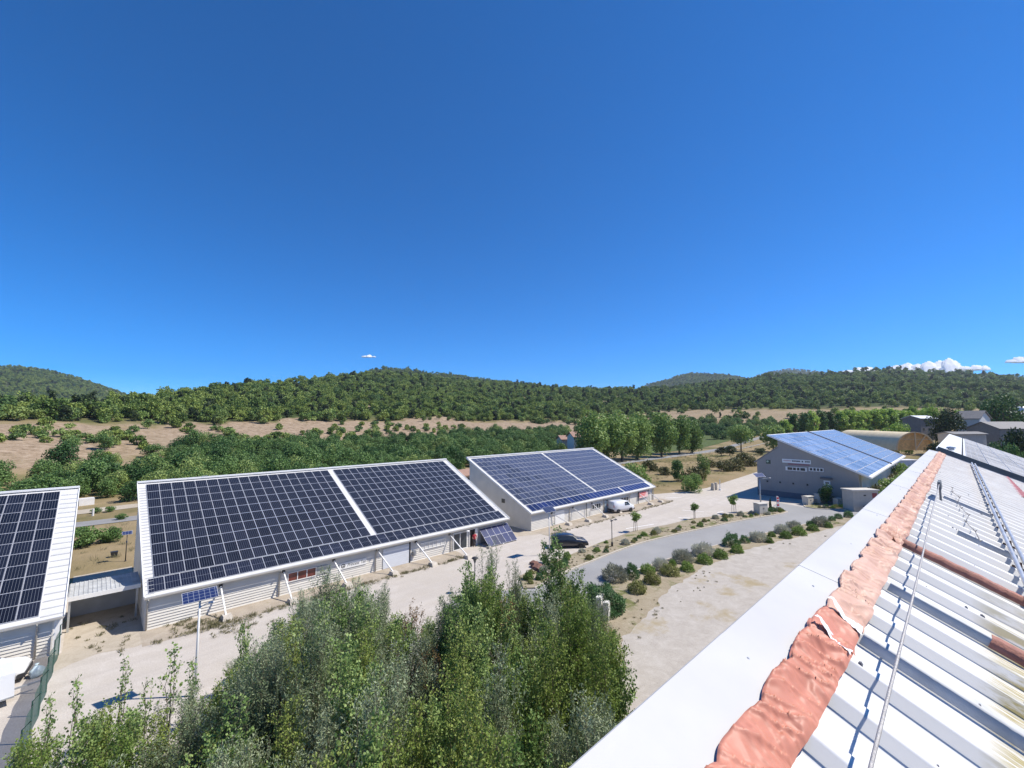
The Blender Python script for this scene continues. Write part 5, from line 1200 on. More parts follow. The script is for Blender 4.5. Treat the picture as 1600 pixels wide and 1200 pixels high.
def place_shrub(kind, x, y, ztop, label=None, group=None, wide=1.0):
    opts = BANK[kind]; (ms, H, Rr) = min(opts, key=lambda o: abs(o[1]-ztop)+rg.random()*0.7); s = ztop/H
    root = thing(KINDS[kind]['name'], label or KINDS[kind]['lab']+' in the thicket below the white roof', 'shrub' if kind not in ('poplar', 'thin') else 'tree', (x, y, 0), rg.uniform(0, 6.28), group or (None if label else KINDS[kind]['lab']+'s of the thicket'))
    sx = (0.55+0.45*s)*wide*(0.8 if label is None else 0.92); root.scale = (sx, sx, s)
    link('foliage', ms[0], root); link('stems', ms[1], root); THICK.append((x, y)); return root
SPECIAL = [(870, 826, 8.6, 'poplar', 'tallest young poplar of the thicket, its pale top before the dark car', 0.9), (768, 852, 7.2, 'willow', 'feathery tall willow beside the lantern lamp', 0.75), (735, 880, 7.0, 'poplar', 'bushy poplar with lantern lamp rising behind it', 0.85),
 (806, 880, 6.8, 'willow', 'slender pointed willow between the two tallest tops of the thicket', 0.55), (512, 888, 6.0, 'willow', 'big silvery willow in front of the white lettered sign', 1.0), (560, 905, 5.4, 'willow', 'airy willow to the right of the big silvery one', 0.95), (600, 912, 5.0, 'willow', 'sparse willow with bare shoots over the pale yard', 0.8),
 (475, 925, 5.2, 'willow', 'grey green willow left of the big silvery one', 0.9), (272, 1008, 4.6, 'thin', 'tall leafy sapling at the foot of the slim white solar lamp', 1.1), (300, 1030, 4.2, 'thin', 'sapling just right of the slim white solar lamp', 1.0),
 (192, 1020, 4.6, 'thin', 'lone leaning sapling over the lamp panel shadow', 0.9), (120, 1058, 4.6, 'thin', 'thin sapling between green fence and the yard', 0.8), (232, 1058, 3.6, 'thin', 'short sapling over the lamp panel shadow', 0.8), (78, 1085, 4.2, 'thin', 'sapling close against the green fence', 0.8), (385, 975, 4.8, 'poplar', 'narrow dark sapling poking above the left of the thicket', 0.5), (440, 968, 4.4, 'thin', 'narrow dark sapling rising from the thicket middle', 0.7),
 (640, 945, 4.6, 'dry', 'rusty brown shrub at the yard edge of the thicket', 1.1), (700, 930, 4.8, 'willow', 'soft greyish willow with red tinged foot at the yard edge', 1.0), (620, 960, 3.4, 'birch', 'low yellowish shrub at the yard edge of the thicket', 1.1), (905, 890, 6.4, 'poplar', 'poplar close to the right of the tallest one', 0.8), (840, 915, 6.0, 'poplar', 'poplar close to the left of the tallest one', 0.7), (935, 925, 6.0, 'willow', 'blue green willow before the round hedge bush', 0.9), (955, 985, 5.4, 'birch', 'rightmost birch like shrub at the gravel edge', 0.8), (965, 1045, 4.4, 'poplar', 'low poplar at the right foot of the thicket', 0.9), (952, 1010, 5.0, 'poplar', 'dark poplar at the right edge of the thicket', 0.8), (640, 985, 5.2, 'silver', 'pale silver grey shrub in the middle of the thicket', 1.2), (785, 1000, 5.0, 'silver', 'pale silver grey shrub right of centre in the thicket', 0.9), (255, 1085, 3.4, 'silver', 'pale silver shrub near the lamp shadow', 0.8)]
for (u, v, zt_, kd, lab, wd_) in SPECIAL:
    q = gz(u, v, zt_); place_shrub(kd, q[0], q[1], zt_, lab, wide=wd_)
n_try = 0
while n_try < 16000 and len(THICK) < 300:
    n_try += 1
    u = rg.uniform(-60, 960); vb = rg.uniform(1000, 1750); q = gz(u, vb)
    if q[1] < 3.2: continue
    if vb < 1120 and u > 960: continue
    if u < 30 or (u < 75 and vb < 1150): continue
    if any((q[0]-a)**2+(q[1]-b)**2 < 0.88**2 for a, b in THICK): continue
    # tallest height that stays below the outline of the mass
    zmax = 0
    for z in np.arange(0.6, 8.2, 0.2):
        uu, vv = proj((q[0], q[1], z))
        if vv > np.interp(uu, SIL[:, 0], SIL[:, 1])+rg.uniform(0, 25): zmax = z
        else: break
    if zmax < 1.3: continue
    zt_ = min(zmax, rg.uniform(3.2, 7.2))
    if proj((q[0], q[1], zt_))[0] < 350 and (rg.random() < 0.45 or zt_ > 4.2): continue
    uu, vv = proj((q[0], q[1], zt_))
    sp = vnoise(q[0], q[1], 5.0, 3); pr = rg.random()
    if uu < 330: kd = 'thin' if pr < 0.30 else ('birch' if pr < 0.6 else ('poplar' if pr < 0.85 else 'willow'))
    elif uu < 640: kd = 'willow' if pr < 0.45 else ('poplar' if pr < 0.72 else ('birch' if pr < 0.95 else 'silver'))
    else: kd = 'birch' if pr < 0.40 else ('poplar' if pr < 0.76 else ('willow' if pr < 0.96 else 'dry'))
    place_shrub(kd, q[0], q[1], zt_)

# --- shrubs beside the access road
def dome_meshes(seed, r, h, n, lw, ll, leafm, spiky_=False):
    g = np.random.default_rng(seed); d = g.normal(size=(n, 3)); d[:, 2] = np.abs(d[:, 2])*0.9+0.02; d = unit(d)
    lump = 1+0.13*np.sin(d[:, 0]*5+seed)*np.sin(d[:, 1]*6+seed*2)+0.10*np.sin(d[:, 2]*9+d[:, 0]*4+seed)
    rr = (0.55+0.45*g.random(n)**0.5)*lump
    if spiky_: rr = rr*(1+0.16*(g.random(n)**3))
    P = d*rr[:, None]*np.array([r, r, h]); Nn = unit(d+g.normal(0, 0.6, (n, 3)))
    D = unit(d*(1.2 if spiky_ else 0.3)+np.array([0, 0, 0.5 if spiky_ else 0])+g.normal(0, 0.5, (n, 3))); s = g.uniform(0.7, 1.3, n)
    V, Q = leaf_quads(P, D, Nn, lw*s, ll*s)
    segs = [((0, 0, 0), tuple(unit(g.normal(size=3)*np.array([1, 1, 0.2])+np.array([0, 0, 0.8]))*np.array([r, r, h])*0.75), 0.025, 0.008) for _ in range(12)]
    TV, TQ = tubes_np(segs); return np_mesh('foliage', V, Q, leafm), np_mesh('stems', TV, TQ, bark)
SHR = {'lav': [dome_meshes(s, 1, 1, 2600, 0.05, 0.22, f_lav, True) for s in (1, 2, 3)], 'dome': [dome_meshes(s, 1, 1, 2200, 0.085, 0.11, f_dome) for s in (4, 5)],
       'yel': [dome_meshes(s, 1, 1, 2200, 0.08, 0.11, f_ydome) for s in (6, 7)], 'dark': [dome_meshes(s, 1, 1, 2200, 0.07, 0.13, f_hedge, True) for s in (8, 9)]}
def place_dome(kind, u, vb, wpx, hr, label, cat='shrub', name='round_shrub', group=None, z=0.02, k=0):
    q = gz(u, vb); dist = np.linalg.norm(q-C0); wm = wpx*dist/ (FPX*math.sqrt(1+((u-800)/FPX)**2)) ; r = wm/2
    d = unit(np.array([q[0], q[1], 0.0])); x, y = q[0]+d[0]*r*0.75, q[1]+d[1]*r*0.75
    ms = SHR[kind][k % len(SHR[kind])]; root = thing(name, label, cat, (x, y, z), rg.uniform(0, 6.28), group); root.scale = (r*1.02, r*1.02, r*hr)
    link('foliage', ms[0], root); link('stems', ms[1], root); return root
LAVS = [(961,910,45,1.15,'first grey bushy lavender from the round hedge bush'),(1032,892,29,1.35,'upright grey lavender beside the smallest green dome'),(1067,881,37,1.2,'big grey lavender, third along the road from the hedge bush'),(1099,870,38,1.2,'largest grey lavender in the middle of the row by the road'),
 (1185,847,31,1.15,'grey lavender with a little green dome in front of it'),(1223,835,28,1.2,'grey lavender touching the greener bush to its right'),(1241,829,27,1.2,'greener lavender bush close behind the grey one'),(1283,823,32,1.1,'last big grey green bush before the white roof edge')]
for k, (u, v, w_, hr, lab) in enumerate(LAVS): place_dome('lav', u, v, w_*0.72, hr*0.95, lab, name='lavender_bush', group='grey bushes along the access road', k=k)
DOMES = [('dark',988,906,19,2.0,'upright dark green bush beside the first lavender'),('dome',1012,898,21,1.15,'green dome just behind the two yellow domes'),('dome',1051,885,11,1.5,'smallest green dome tucked between two lavenders'),('yel',1047,901,26,1.1,'yellow green dome on the gravel side, second from the hedge bush'),
 ('yel',1019,914,24,1.2,'yellow green dome nearest the dry grass ring'),('yel',996,929,26,1.2,'yellow green dome closest to the round hedge bush'),('dome',1074,894,20,1.2,'green dome in front of the third lavender'),('dome',1101,882,22,1.15,'green dome in front of the largest lavender'),('dome',1126,874,21,1.15,'green dome to the right of the largest lavender'),
 ('dark',1143,855,22,1.6,'tall bluish green bush at the middle of the row'),('dome',1152,865,18,1.2,'green dome before the tall bluish bush'),('dark',1164,849,13,1.5,'small dark bush right of the tall bluish one'),('dome',1202,849,12,1.3,'little green dome before a grey lavender'),('dome',1206,839,11,1.2,'little dark dome between lavenders'),
 ('dome',1228,842,17,1.15,'green dome in front of the paired lavenders'),('dome',1248,837,20,1.2,'green dome at the right foot of the greener lavender'),('dome',1270,830,16,1.15,'green dome alone on the bare soil to the right'),('dark',1266,822,10,1.3,'tiny dark bush at the left of the last big bush'),('dome',1294,825,13,1.2,'green dome at the right foot of the last big bush'),
 ('dark',1300,814,9,1.4,'small dark bush near the road bend'),('dark',1310,811,10,1.4,'second small dark bush near the road bend'),('dark',1326,809,12,1.5,'dark bush nearest the white roof edge')]
for k, (kd, u, v, w_, hr, lab) in enumerate(DOMES): place_dome(kd, u, v, w_, hr, lab, group='clipped domes along the access road', k=k)
big = dome_meshes(21, 1, 1, 9000, 0.045, 0.085, f_hedge)
q = gz(955, 962); hb_ = thing('hedge_bush', 'big round clipped deep green bush at the right of the thicket', 'bush', (q[0]+0.4, q[1]+1.0, 0)); hb_.scale = (1.65, 1.65, 2.0); link('foliage', big[0], hb_); link('stems', big[1], hb_)
# planted bed: low plants in loose rows
lowp = []
for t in np.linspace(0.03, 0.97, 62):
    k = t*(len(NK)-1); a = NK[int(k)]; b = NK[min(int(k)+1, len(NK)-1)]; f = k-int(k); x = a[0]+(b[0]-a[0])*f; y = a[1]+(b[1]-a[1])*f
    wdt = np.interp(t, [0, 0.3, 0.7, 1.0], [2.2, 2.6, 2.9, 1.2]); lowp.append((x+rg.uniform(-.4, .4), y+rg.uniform(0.5, max(0.7, wdt))))
for t in np.linspace(0.02, 0.95, 18): lowp.append((89.2+(97-89.2)*t, 17.0+(11.6-17.0)*t+rg.uniform(0.3, 0.9)))
for k, (x, y) in enumerate(lowp):
    kd = ('dome', 'lav', 'yel', 'dark')[int(rg.integers(0, 4))]; ms = SHR[kd][k % 2]; r = rg.uniform(0.22, 0.52)
    root = thing('bed_plant', 'small low tufted plant among many in the planted beds along the road', 'plant', (x, y, 0.09), rg.uniform(0, 6), 'low plants in the planted beds'); root.scale = (r, r, r*rg.uniform(0.9, 1.5)); link('foliage', ms[0], root)
# little staked trees
yt = tree_meshes(31, 2.6, 0.62, 0.72, 9, 1100, 0.11, 0.16, f_young, 0.03, 1.85)
for (x, y, s, lab) in ((53.0, 31.3, 1.0, 'young staked tree nearest the black lamp post'), (65.9, 28.9, 0.92, 'young staked tree in the middle of the bed, between two others'), (74.3, 26.2, 1.12, 'young staked tree with the fullest crown near the electric cabinet')):
    root = plant_tree('young_tree', lab, 'tree', yt, x, y, 0.1, s, x, 'young staked trees in the planted bed')
    for sx in (-0.28, 0.28):
        mb = MB(); mb.tube([(sx, 0, 0), (sx*0.8, 0, 1.45)], 0.03, 6); mb.build('stake', M('stake_wood', (0.36, 0.27, 0.17), 0.8), root)
    mb = MB(); mb.bar((-0.26, 0, 1.2), (0.26, 0, 1.2), 0.05); mb.build('tie', M('stake_wood', (0.36, 0.27, 0.17)), root)
cy = dome_meshes(41, 1, 1, 1500, 0.10, 0.2, f_dark, True)
q = gz(1204, 799); t = thing('cypress', 'thin dark columnar cypress at the tip of the planted bed', 'tree', (q[0], q[1], 0.1)); t.scale = (0.2, 0.2, 1.7); link('foliage', cy[0], t); link('stems', cy[1], t)
bt = tree_meshes(32, 3.6, 1.25, 1.5, 12, 1500, 0.16, 0.22, f_belt, 0.05, 2.0)
q = (94.4, 17.6); plant_tree('garden_tree', 'bushy little tree among the utility cabinets', 'tree', bt, q[0], q[1], 0.1, 1.0)
# --- trees in the middle distance
def far_tree(label, kindm, u, vb, s, name='tree', sz=None, group=None, y=None, r=None, zz=None):
    if y is not None: p = gy(u, 720, y); x, yy = p[0], y
    elif r is not None: d = ray(u, 660); k = r/math.hypot(d[0], d[1]); x, yy = d[0]*k, d[1]*k
    else: p = gz(u, vb); x, yy = p[0], p[1]
    return plant_tree(name, label, 'tree', kindm, x, yy, hz1(x, yy)-0.1 if zz is None else zz, s, (u*7.3) % 6.28, group, sz)
PL = [tree_meshes(50+k, 16.5, 5.6, 7.6, 26, 6500, 0.5, 0.7, f_plane, 0.38, 8.9, 0.7) for k in range(3)]
for k, (u, s, lab) in enumerate(((926, 0.98, 'leftmost plane tree beside the small pale house'), (948, 0.93, 'second plane tree from the small pale house'), (972, 1.0, 'third plane tree from the small pale house, tall and full'), (996, 0.98, 'fourth plane tree, last of the dense clump'), (1034, 0.98, 'plane tree right of the gap with white painted trunk'), (1062, 0.92, 'plane tree with high crown and bare lower trunk'), (1082, 0.8, 'low bushy plane tree at the right end of the row'))):
    far_tree(lab, PL[k % 3], u, 0, s*1.1, 'plane_tree', group='plane trees along the valley road', y=85.5+1.2*(k % 2))
RT = [tree_meshes(60+k, 13, 6.2, 5.0, 16, 2600, 0.6, 0.8, f_plane, 0.3, 8.2) for k in range(2)]
far_tree('round single tree with a clear trunk on the green field', RT[0], 1156, 0, 0.95, 'round_tree', r=235)
far_tree('round tree to the left of the grey gable, partly behind its roof', RT[1], 1206, 0, 1.0, 'round_tree', r=240)
DK = [tree_meshes(64+k, 8, 4.2, 3.2, 12, 1700, 0.45, 0.6, f_dark, 0.2, 4.6) for k in range(2)]
far_tree('low dark bushy tree behind the valley road before the round tree', DK[0], 1138, 0, 0.6, 'dark_tree', r=205, sz=0.55)
far_tree('low wide dark bush beside the valley road', DK[1], 1125, 0, 0.55, 'dark_tree', r=200, sz=0.5)
far_tree('low dark bush near the grey gable end', DK[0], 1186, 0, 0.6, 'dark_tree', r=215, sz=0.4)
CT = [tree_meshes(70, 5.4, 1.7, 2.4, 12, 2600, 0.2, 0.3, f_belt, 0.09, 2.8), tree_meshes(71, 6.6, 1.6, 3.0, 13, 2800, 0.2, 0.3, f_oak, 0.09, 3.5), tree_meshes(72, 3.8, 2.5, 1.9, 15, 3400, 0.17, 0.28, f_young, 0.08, 1.9)]
far_tree('upright dark green tree of the clump on the dry bank, left one', CT[0], 1060, 752, 1.0, 'bank_tree'); far_tree('taller upright tree of the clump on the dry bank, right one', CT[1], 1101, 751, 1.0, 'bank_tree'); far_tree('wide olive green bush in front of the clump at the yard edge', CT[2], 1080, 768, 1.0, 'bank_bush')
BS = [tree_meshes(74, 3.2, 2.0, 1.7, 12, 1600, 0.22, 0.3, f_young, 0.07, 1.5), tree_meshes(75, 2.6, 2.2, 1.3, 12, 1400, 0.22, 0.3, foliage('olive_brown_leaves', (0.06, 0.068, 0.024), (0.115, 0.122, 0.045), (0.19, 0.185, 0.08), 0.2, 0.8, 0.4), 0.06, 1.2)]
far_tree('brownish shrub between the two upright trees of the bank clump', BS[1], 1081, 752, 1.4, 'bank_bush'); far_tree('green bush behind the right roof edge of the grey roofed building', BS[0], 994, 757, 1.5, 'bank_bush')
for (u, v, s, l) in ((1150, 735, 1.5, 'olive bush on the bank left of the grey gable'), (1165, 728, 1.7, 'round olive bush touching the grey gable corner'), (1133, 736, 1.2, 'small dull bush on the dry bank'), (1040, 742, .9, 'small brown bush alone on the dry bank'), (1017, 735, 1.2, 'faded bush close to the guard rail'), (1110, 730, 1.0, 'pale bush below the guard rail')): far_tree(l, BS[1], u, v, s, 'bank_bush')
far_tree('bright green bush peeping over the lean-to of the grey gabled building', BS[0], 1214, 706, 2.0, 'bank_bush', zz=2.5)
# hedge between yard and valley road, left gap
HG = [tree_meshes(80+k, 3.4, 2.6, 1.7, 14, 2600, 0.22, 0.3, f_belt, 0.08, 1.6) for k in range(2)]
for k, x in enumerate(np.arange(-34, 2.9, 2.4)): plant_tree('hedge_shrub', 'dense dark hedge shrub in the row along the valley road', 'shrub', HG[k % 2], x, 73.8+0.8*math.sin(k*2.1), -0.1, 0.62+0.1*math.sin(k*3.7), k*1.3, 'hedge shrubs along the valley road')
for k, (u, v) in enumerate(((172, 800), (150, 802), (190, 812))): 
    q = gz(u, v); plant_tree('road_shrub', 'low green shrub on the island between track and valley road', 'shrub', HG[k % 2], q[0], q[1], 0, 0.28, k, 'shrubs between track and valley road')
# tall avenue trees behind the grey gabled building
PO = [tree_meshes(90+k, 21, 4.4, 9.2, 20, 3000, 0.75, 1.0, f_bright, 0.35, 11.5, 0.65) for k in range(3)] + [tree_meshes(94, 22, 3.2, 10.2, 18, 2400, 0.75, 1.0, f_belt, 0.35, 12, 0.65)]
us = [1224,1240,1256,1270,1284,1298,1312,1326,1339,1352,1365,1378,1391,1404,1416,1428,1440]
tops = [655,650,647,641,643,645,641,639,641,640,639,638,637,640,641,634,640]
for k, (u, vt) in enumerate(zip(us, tops)):
    r = 290+6*k; d = ray(u, 660); kk = r/math.hypot(d[0], d[1]); x, y = d[0]*kk, d[1]*kk; zt_ = HC+r*tane(u, vt); zg = hz1(x, y); h = max(9, zt_-zg)
    dk_ = k in (1, 2, 4, 5)
    plant_tree('avenue_tree', ('darker columnar tree in the tall row behind the blue roof' if dk_ else 'bright green tall tree in the row behind the blue roof'), 'tree', PO[3] if dk_ else PO[k % 3], x, y, zg-0.2, 0.92, k, 'darker trees of the tall row' if dk_ else 'bright trees of the tall row', h/21)
BRT = [tree_meshes(97+k, 12, 5.0, 5.2, 16, 2200, 0.6, 0.8, f_bright, 0.25, 6.6) for k in range(2)]
for (u, vt, r, s, m, l) in ((1462, 634, 330, 0.9, 0, 'bright tree behind the grey two storey house, left'), (1448, 637, 345, 0.85, 1, 'bright tree at the right end of the tall row'), (1500, 640, 330, 1.0, 1, 'yellowish tree above the steep grey roof'), (1515, 645, 320, 0.9, 0, 'bright tree between steep grey roof and the big dark oak'), (1535, 652, 310, 0.8, 1, 'low bright tree before the big dark oak'), (1405, 660, 255, 0.7, 0, 'olive bush left of the grey two storey house'), (1385, 668, 250, 0.6, 1, 'low olive bush behind the wooden tunnel'), (1345, 668, 262, 0.6, 0, 'low green bush over the far corner of the blue roof'), (1590, 660, 290, 0.6, 1, 'bright bush near the grey silo')):
    d = ray(u, 660); kk = r/math.hypot(d[0], d[1]); x, y = d[0]*kk, d[1]*kk; zg = hz1(x, y); h = max(4, HC+r*tane(u, vt)-zg); plant_tree('village_tree', l, 'tree', BRT[m], x, y, zg-0.2, s, u, None, h/12)
BD = [tree_meshes(105+k, 14, 6.2, 6.0, 20, 3600, 0.5, 0.7, m_, 0.35, 8.0) for k, m_ in enumerate((f_dark, f_belt))]
for (u, vt, vb, r, s, m, l) in ((1481, 640, 676, 235, 0.95, 0, 'dark round tree in front of the village houses'), (1566, 617, 662, 280, 1.15, 1, 'big domed dark oak above the warehouses'), (1460, 690, 712, 190, 0.5, 0, 'dark tree between wooden tunnel and grey roof'), (1585, 670, 700, 120, 0.45, 0, 'dark tree at the right edge before the slate warehouse'), (1555, 690, 705, 110, 0.35, 1, 'green shrub just behind the grey roof ridge'), (1582, 694, 716, 95, 0.32, 1, 'grey green shrub behind the grey roof at the right edge')):
    d = ray(u, 660); kk = r/math.hypot(d[0], d[1]); x, y = d[0]*kk, d[1]*kk; zg = hz1(x, y); h = max(3, HC+r*tane(u, vt)-zg); plant_tree('village_tree', l, 'tree', BD[m], x, y, zg-0.2, s, u, None, h/14)
for k, xg in enumerate(np.linspace(98.5, 152, 17)): plant_tree('garden_bush', 'garden bush on the sunny side of the grey gabled building', 'tree', BS[k % 2], xg+0.8*math.sin(k*3.1), 9.6+1.2*math.sin(k*1.9), -0.1, 1.05+0.35*math.sin(k*2.3), k, 'garden bushes south of the grey gabled building')
for k, (u, v, s) in enumerate(((1372, 742, 1.0), (1385, 735, 0.9), (1362, 752, 1.1), (1398, 716, 1.3), (1420, 716, 1.5), (1440, 712, 1.4), (1380, 722, 1.1), (1378, 752, .7), (1350, 756, .7))):
    far_tree('garden bush on the sunny side of the grey gabled building', BS[k % 2], u, v, s*0.8, 'garden_bush', group='garden bushes south of the grey gabled building')

# --- wooded hills: near trees one by one, the far wood as one mass
HV = [joined(*tree_meshes(200+k, 7.0, 3.3, 3.0, 10, 800, 0.58, 0.8, m_, 0.14, 3.9, 0.6), name='hill_tree') for k, m_ in enumerate((f_hill, f_hill, f_hill, f_oak))] + [joined(*tree_meshes(209, 8.5, 2.1, 4.0, 9, 800, 0.55, 0.75, f_dark, 0.14, 4.6, 0.6), name='hill_tree'), joined(*tree_meshes(208, 5.0, 3.4, 2.2, 9, 800, 0.6, 0.8, f_plane, 0.14, 2.8, 0.6), name='hill_tree')]
BV = [joined(*tree_meshes(210+k, 7.5, 3.6, 3.5, 13, 2600, 0.3, 0.46, m_, 0.16, 4.0, 0.65), name='belt_tree') for k, m_ in enumerate((f_belt, f_belt, f_oak, f_belt))]
SV = [joined(*tree_meshes(220+k, 2.2, 1.5, 1.05, 8, 420, 0.32, 0.45, m_, 0.06, 1.0, 0.6), name='slope_shrub') for k, m_ in enumerate((f_oak, f_hill))]
gs = np.random.default_rng(9)
def sector(n, r0, r1, u0=-140, u1=1760):
    p0, p1 = math.atan((u0-800)/675.3), math.atan((u1-800)/675.3); r = np.sqrt(gs.uniform(r0**2, r1**2, n)); ph = gs.uniform(p0, p1, n); a = HEAD-ph
    return r*np.cos(a), r*np.sin(a), r, ph
def uof(ph): return 800+675.3*np.tan(ph)
# belt between valley road and clay slope
X, Y, Rr_, PH = sector(14000, 95, 420); rb = np.interp(PH, PHI, RB); U_ = uof(PH)
ymin = np.where(U_ < 250, 106, 98); near_ok = np.where(U_ < 880, Y > ymin, Rr_ > rb-120)
dens = np.where(U_ < 880, 1.0, 0.30)*np.where((U_ > 890) & (U_ < 1240) & (Rr_ < 300), 0.0, 1)*np.where(U_ > 1260, 0.4, 1)
dens = dens*np.where((U_ < 270) & (Rr_ > rb-40), 0.08, 1)*np.where((U_ < 110) & (Rr_ > rb-60), 0.25, 1)
ok = near_ok & (Rr_ < rb+14*(vnoise(X, Y, 30, 5)-0.3)) & (gs.random(len(X)) < dens) & ~((X > 20) & (X < 330) & (Y < 92)) & ~((np.abs(U_-150) < 60) & (Y < 113))
idx = np.where(ok)[0]; keep = []; cell = {}
for i in idx:
    c = (int(X[i]//2.7), int(Y[i]//2.7))
    if any((X[i]-X[j])**2+(Y[i]-Y[j])**2 < 2.7**2 for a in (-1, 0, 1) for b in (-1, 0, 1) for j in cell.get((c[0]+a, c[1]+b), ())): continue
    cell.setdefault(c, []).append(i); keep.append(i)
BELT = [(X[i], Y[i], gs.uniform(0.45, 0.95), gs.uniform(0, 6.28), int(gs.integers(0, 4)), Rr_[i]) for i in keep]
# hill wood
HT = []
for (n, r0, r1, smin, smax) in ((13000, 225, 520, 0.55, 1.05), (24000, 520, 1400, 0.75, 1.3), (36000, 1300, 4600, 0.95, 1.8)):
    X, Y, Rr_, PH = sector(n, r0, r1); rc = np.interp(PH, PHI, RCC); rr_ = np.interp(PH, PHI, RR); cm = clay_mask(X, Y)
    z = hz(X, Y); e = 6.0*np.maximum(1, Rr_/800); z2 = hz(X*(1-e/Rr_), Y*(1-e/Rr_)); rising = z-z2 > -0.02*e
    pr = np.where(Rr_ > rc-8, 1.0, 0.06)*(1-0.9*cm)*np.clip(0.55+1.3*(fbm(X, Y, 60, 31)-0.35), 0.15, 1)
    ok = rising & (gs.random(n) < pr) & (Rr_ > np.interp(PH, PHI, RB)+10)
    for i in np.where(ok)[0]: HT.append((X[i], Y[i], smin*(smax/smin*1.25)**(gs.random()**1.5), gs.uniform(0, 6.28), int(gs.choice(6, p=[.25, .22, .2, .18, .09, .06])), Rr_[i], z[i]))
for D_, pts_ in FAR:
    n = 7000; u_ = gs.uniform(max(pts_[0][0], -140), min(pts_[-1][0], 1760), n); rr2 = D_*(0.62+0.38*gs.random(n)**0.8); ph2 = np.arctan((u_-800)/675.3); X = rr2*np.cos(HEAD-ph2); Y = rr2*np.sin(HEAD-ph2)
    z = hz(X, Y); z2 = hz(X*0.995, Y*0.995); ok = (z-z2 > 0) & (z > 40) & (gs.random(n) < 0.6+0.8*(fbm(X, Y, 160, 31)-0.4))
    for i in np.where(ok)[0]: HT.append((X[i], Y[i], gs.uniform(0.8, 1.5)*(D_/2600)**0.5, gs.uniform(0, 6.28), int(gs.choice(6, p=[.25, .22, .2, .18, .09, .06])), rr2[i], z[i]))
# shrubs on the clay
X, Y, Rr_, PH = sector(15000, 170, 620); cm = clay_mask(X, Y)
ok = (cm > 0.4) & (gs.random(15000) < np.where(uof(PH) < 330, 0.5, 0.85)*np.clip(3.0*(fbm(X, Y, 26, 51)-0.3), 0.08, 1.5)) & (uof(PH) < 1420); CS = [(X[i], Y[i], gs.uniform(0.5, 1.7)*(1 if Rr_[i] < 350 else 1.5), gs.uniform(0, 6.28), int(gs.integers(0, 2)), Rr_[i]) for i in np.where(ok)[0]]
def singles(lst, bank, limit, name, label, cat, group, zoff):
    def vis(t):
        p = (t[0], t[1], hz1(t[0], t[1])+3*t[2]); u, v = proj(p); return -10 < u < 1610 and v < 790
    lst = sorted(lst, key=lambda t: t[5]/t[2]); out = []; rest = []; n = 0
    for t in lst:
        if n < limit and vis(t):
            o = bpy.data.objects.new(name, bank[t[4] % len(bank)]); COL.objects.link(o); o.location = (t[0], t[1], hz1(t[0], t[1])-zoff*t[2]); o.rotation_euler = (0, 0, t[3]); o.scale = (t[2]*(0.9+0.25*math.sin(t[3])), t[2], t[2]*(0.95+0.2*math.sin(t[3]*3)))
            tag(o, label, cat, group); n += 1
        else: rest.append(t)
    return rest
rest_b = singles(BELT, BV, 290, 'belt_tree', 'dark green tree in the dense belt between valley road and the bare clay slope', 'tree', 'trees of the belt behind the buildings', 0.3)
rest_s = singles(CS, SV, 240, 'slope_shrub', 'small dark shrub dotted on the bare pinkish clay slope', 'shrub', 'shrubs on the clay slope', 0.1)
rest_h = singles(HT, HV, 290, 'hill_tree', 'green tree of the wooded hillside just above the bare clay slope', 'tree', 'nearest trees of the wooded hillside', 0.4)
def scatter_stuff(name, label, lst, bank, zoff, ztab=None):
    P = np.array([(t[0], t[1], hz1(t[0], t[1])-zoff*t[2]) for t in lst], np.float32)
    me = bpy.data.meshes.new(name); me.vertices.add(len(P)); me.vertices.foreach_set('co', P.ravel())
    for nm, ty, val in (('size', 'FLOAT', [t[2] for t in lst]), ('turn', 'FLOAT', [t[3] for t in lst]), ('pick', 'INT', [t[4] % len(bank) for t in lst])):
        a = me.attributes.new(nm, ty, 'POINT'); a.data.foreach_set('value', val)
    o = link(name, me); tag(o, kind='stuff', label=label, cat='wood')
    ng = bpy.data.node_groups.new(name, 'GeometryNodeTree'); ng.interface.new_socket('Geometry', in_out='INPUT', socket_type='NodeSocketGeometry'); ng.interface.new_socket('Geometry', in_out='OUTPUT', socket_type='NodeSocketGeometry')
    nd = ng.nodes; gi = nd.new('NodeGroupInput'); go = nd.new('NodeGroupOutput'); ip = nd.new('GeometryNodeInstanceOnPoints'); jn = nd.new('GeometryNodeGeometryToInstance')
    srcs = []
    for m in bank:
        so_ = next(ob for ob in COL.objects if ob.data == m); oi = nd.new('GeometryNodeObjectInfo'); oi.inputs['Object'].default_value = so_; oi.transform_space = 'ORIGINAL'; srcs.append(oi)
    for oi in reversed(srcs): ng.links.new(oi.outputs['Geometry'], jn.inputs[0])
    def attr(nm, ty):
        a = nd.new('GeometryNodeInputNamedAttribute'); a.data_type = ty; a.inputs['Name'].default_value = nm; return a
    ng.links.new(gi.outputs[0], ip.inputs['Points']); ng.links.new(jn.outputs[0], ip.inputs['Instance']); ip.inputs['Pick Instance'].default_value = True
    ng.links.new(attr('pick', 'INT').outputs['Attribute'], ip.inputs['Instance Index']); ng.links.new(attr('size', 'FLOAT').outputs['Attribute'], ip.inputs['Scale'])
    cx = nd.new('ShaderNodeCombineXYZ'); ng.links.new(attr('turn', 'FLOAT').outputs['Attribute'], cx.inputs[2]); ng.links.new(cx.outputs[0], ip.inputs['Rotation'])
    ng.links.new(ip.outputs[0], go.inputs[0]); md = o.modifiers.new('scatter', 'NODES'); md.node_group = ng; return o
scatter_stuff('far_wood', 'continuous far wood covering the hills above the clay slope', rest_h, HV, 0.4)
if len(rest_b) > 5: scatter_stuff('belt_wood', 'mass of trees filling the belt behind the nearest ones', rest_b, BV, 0.3)
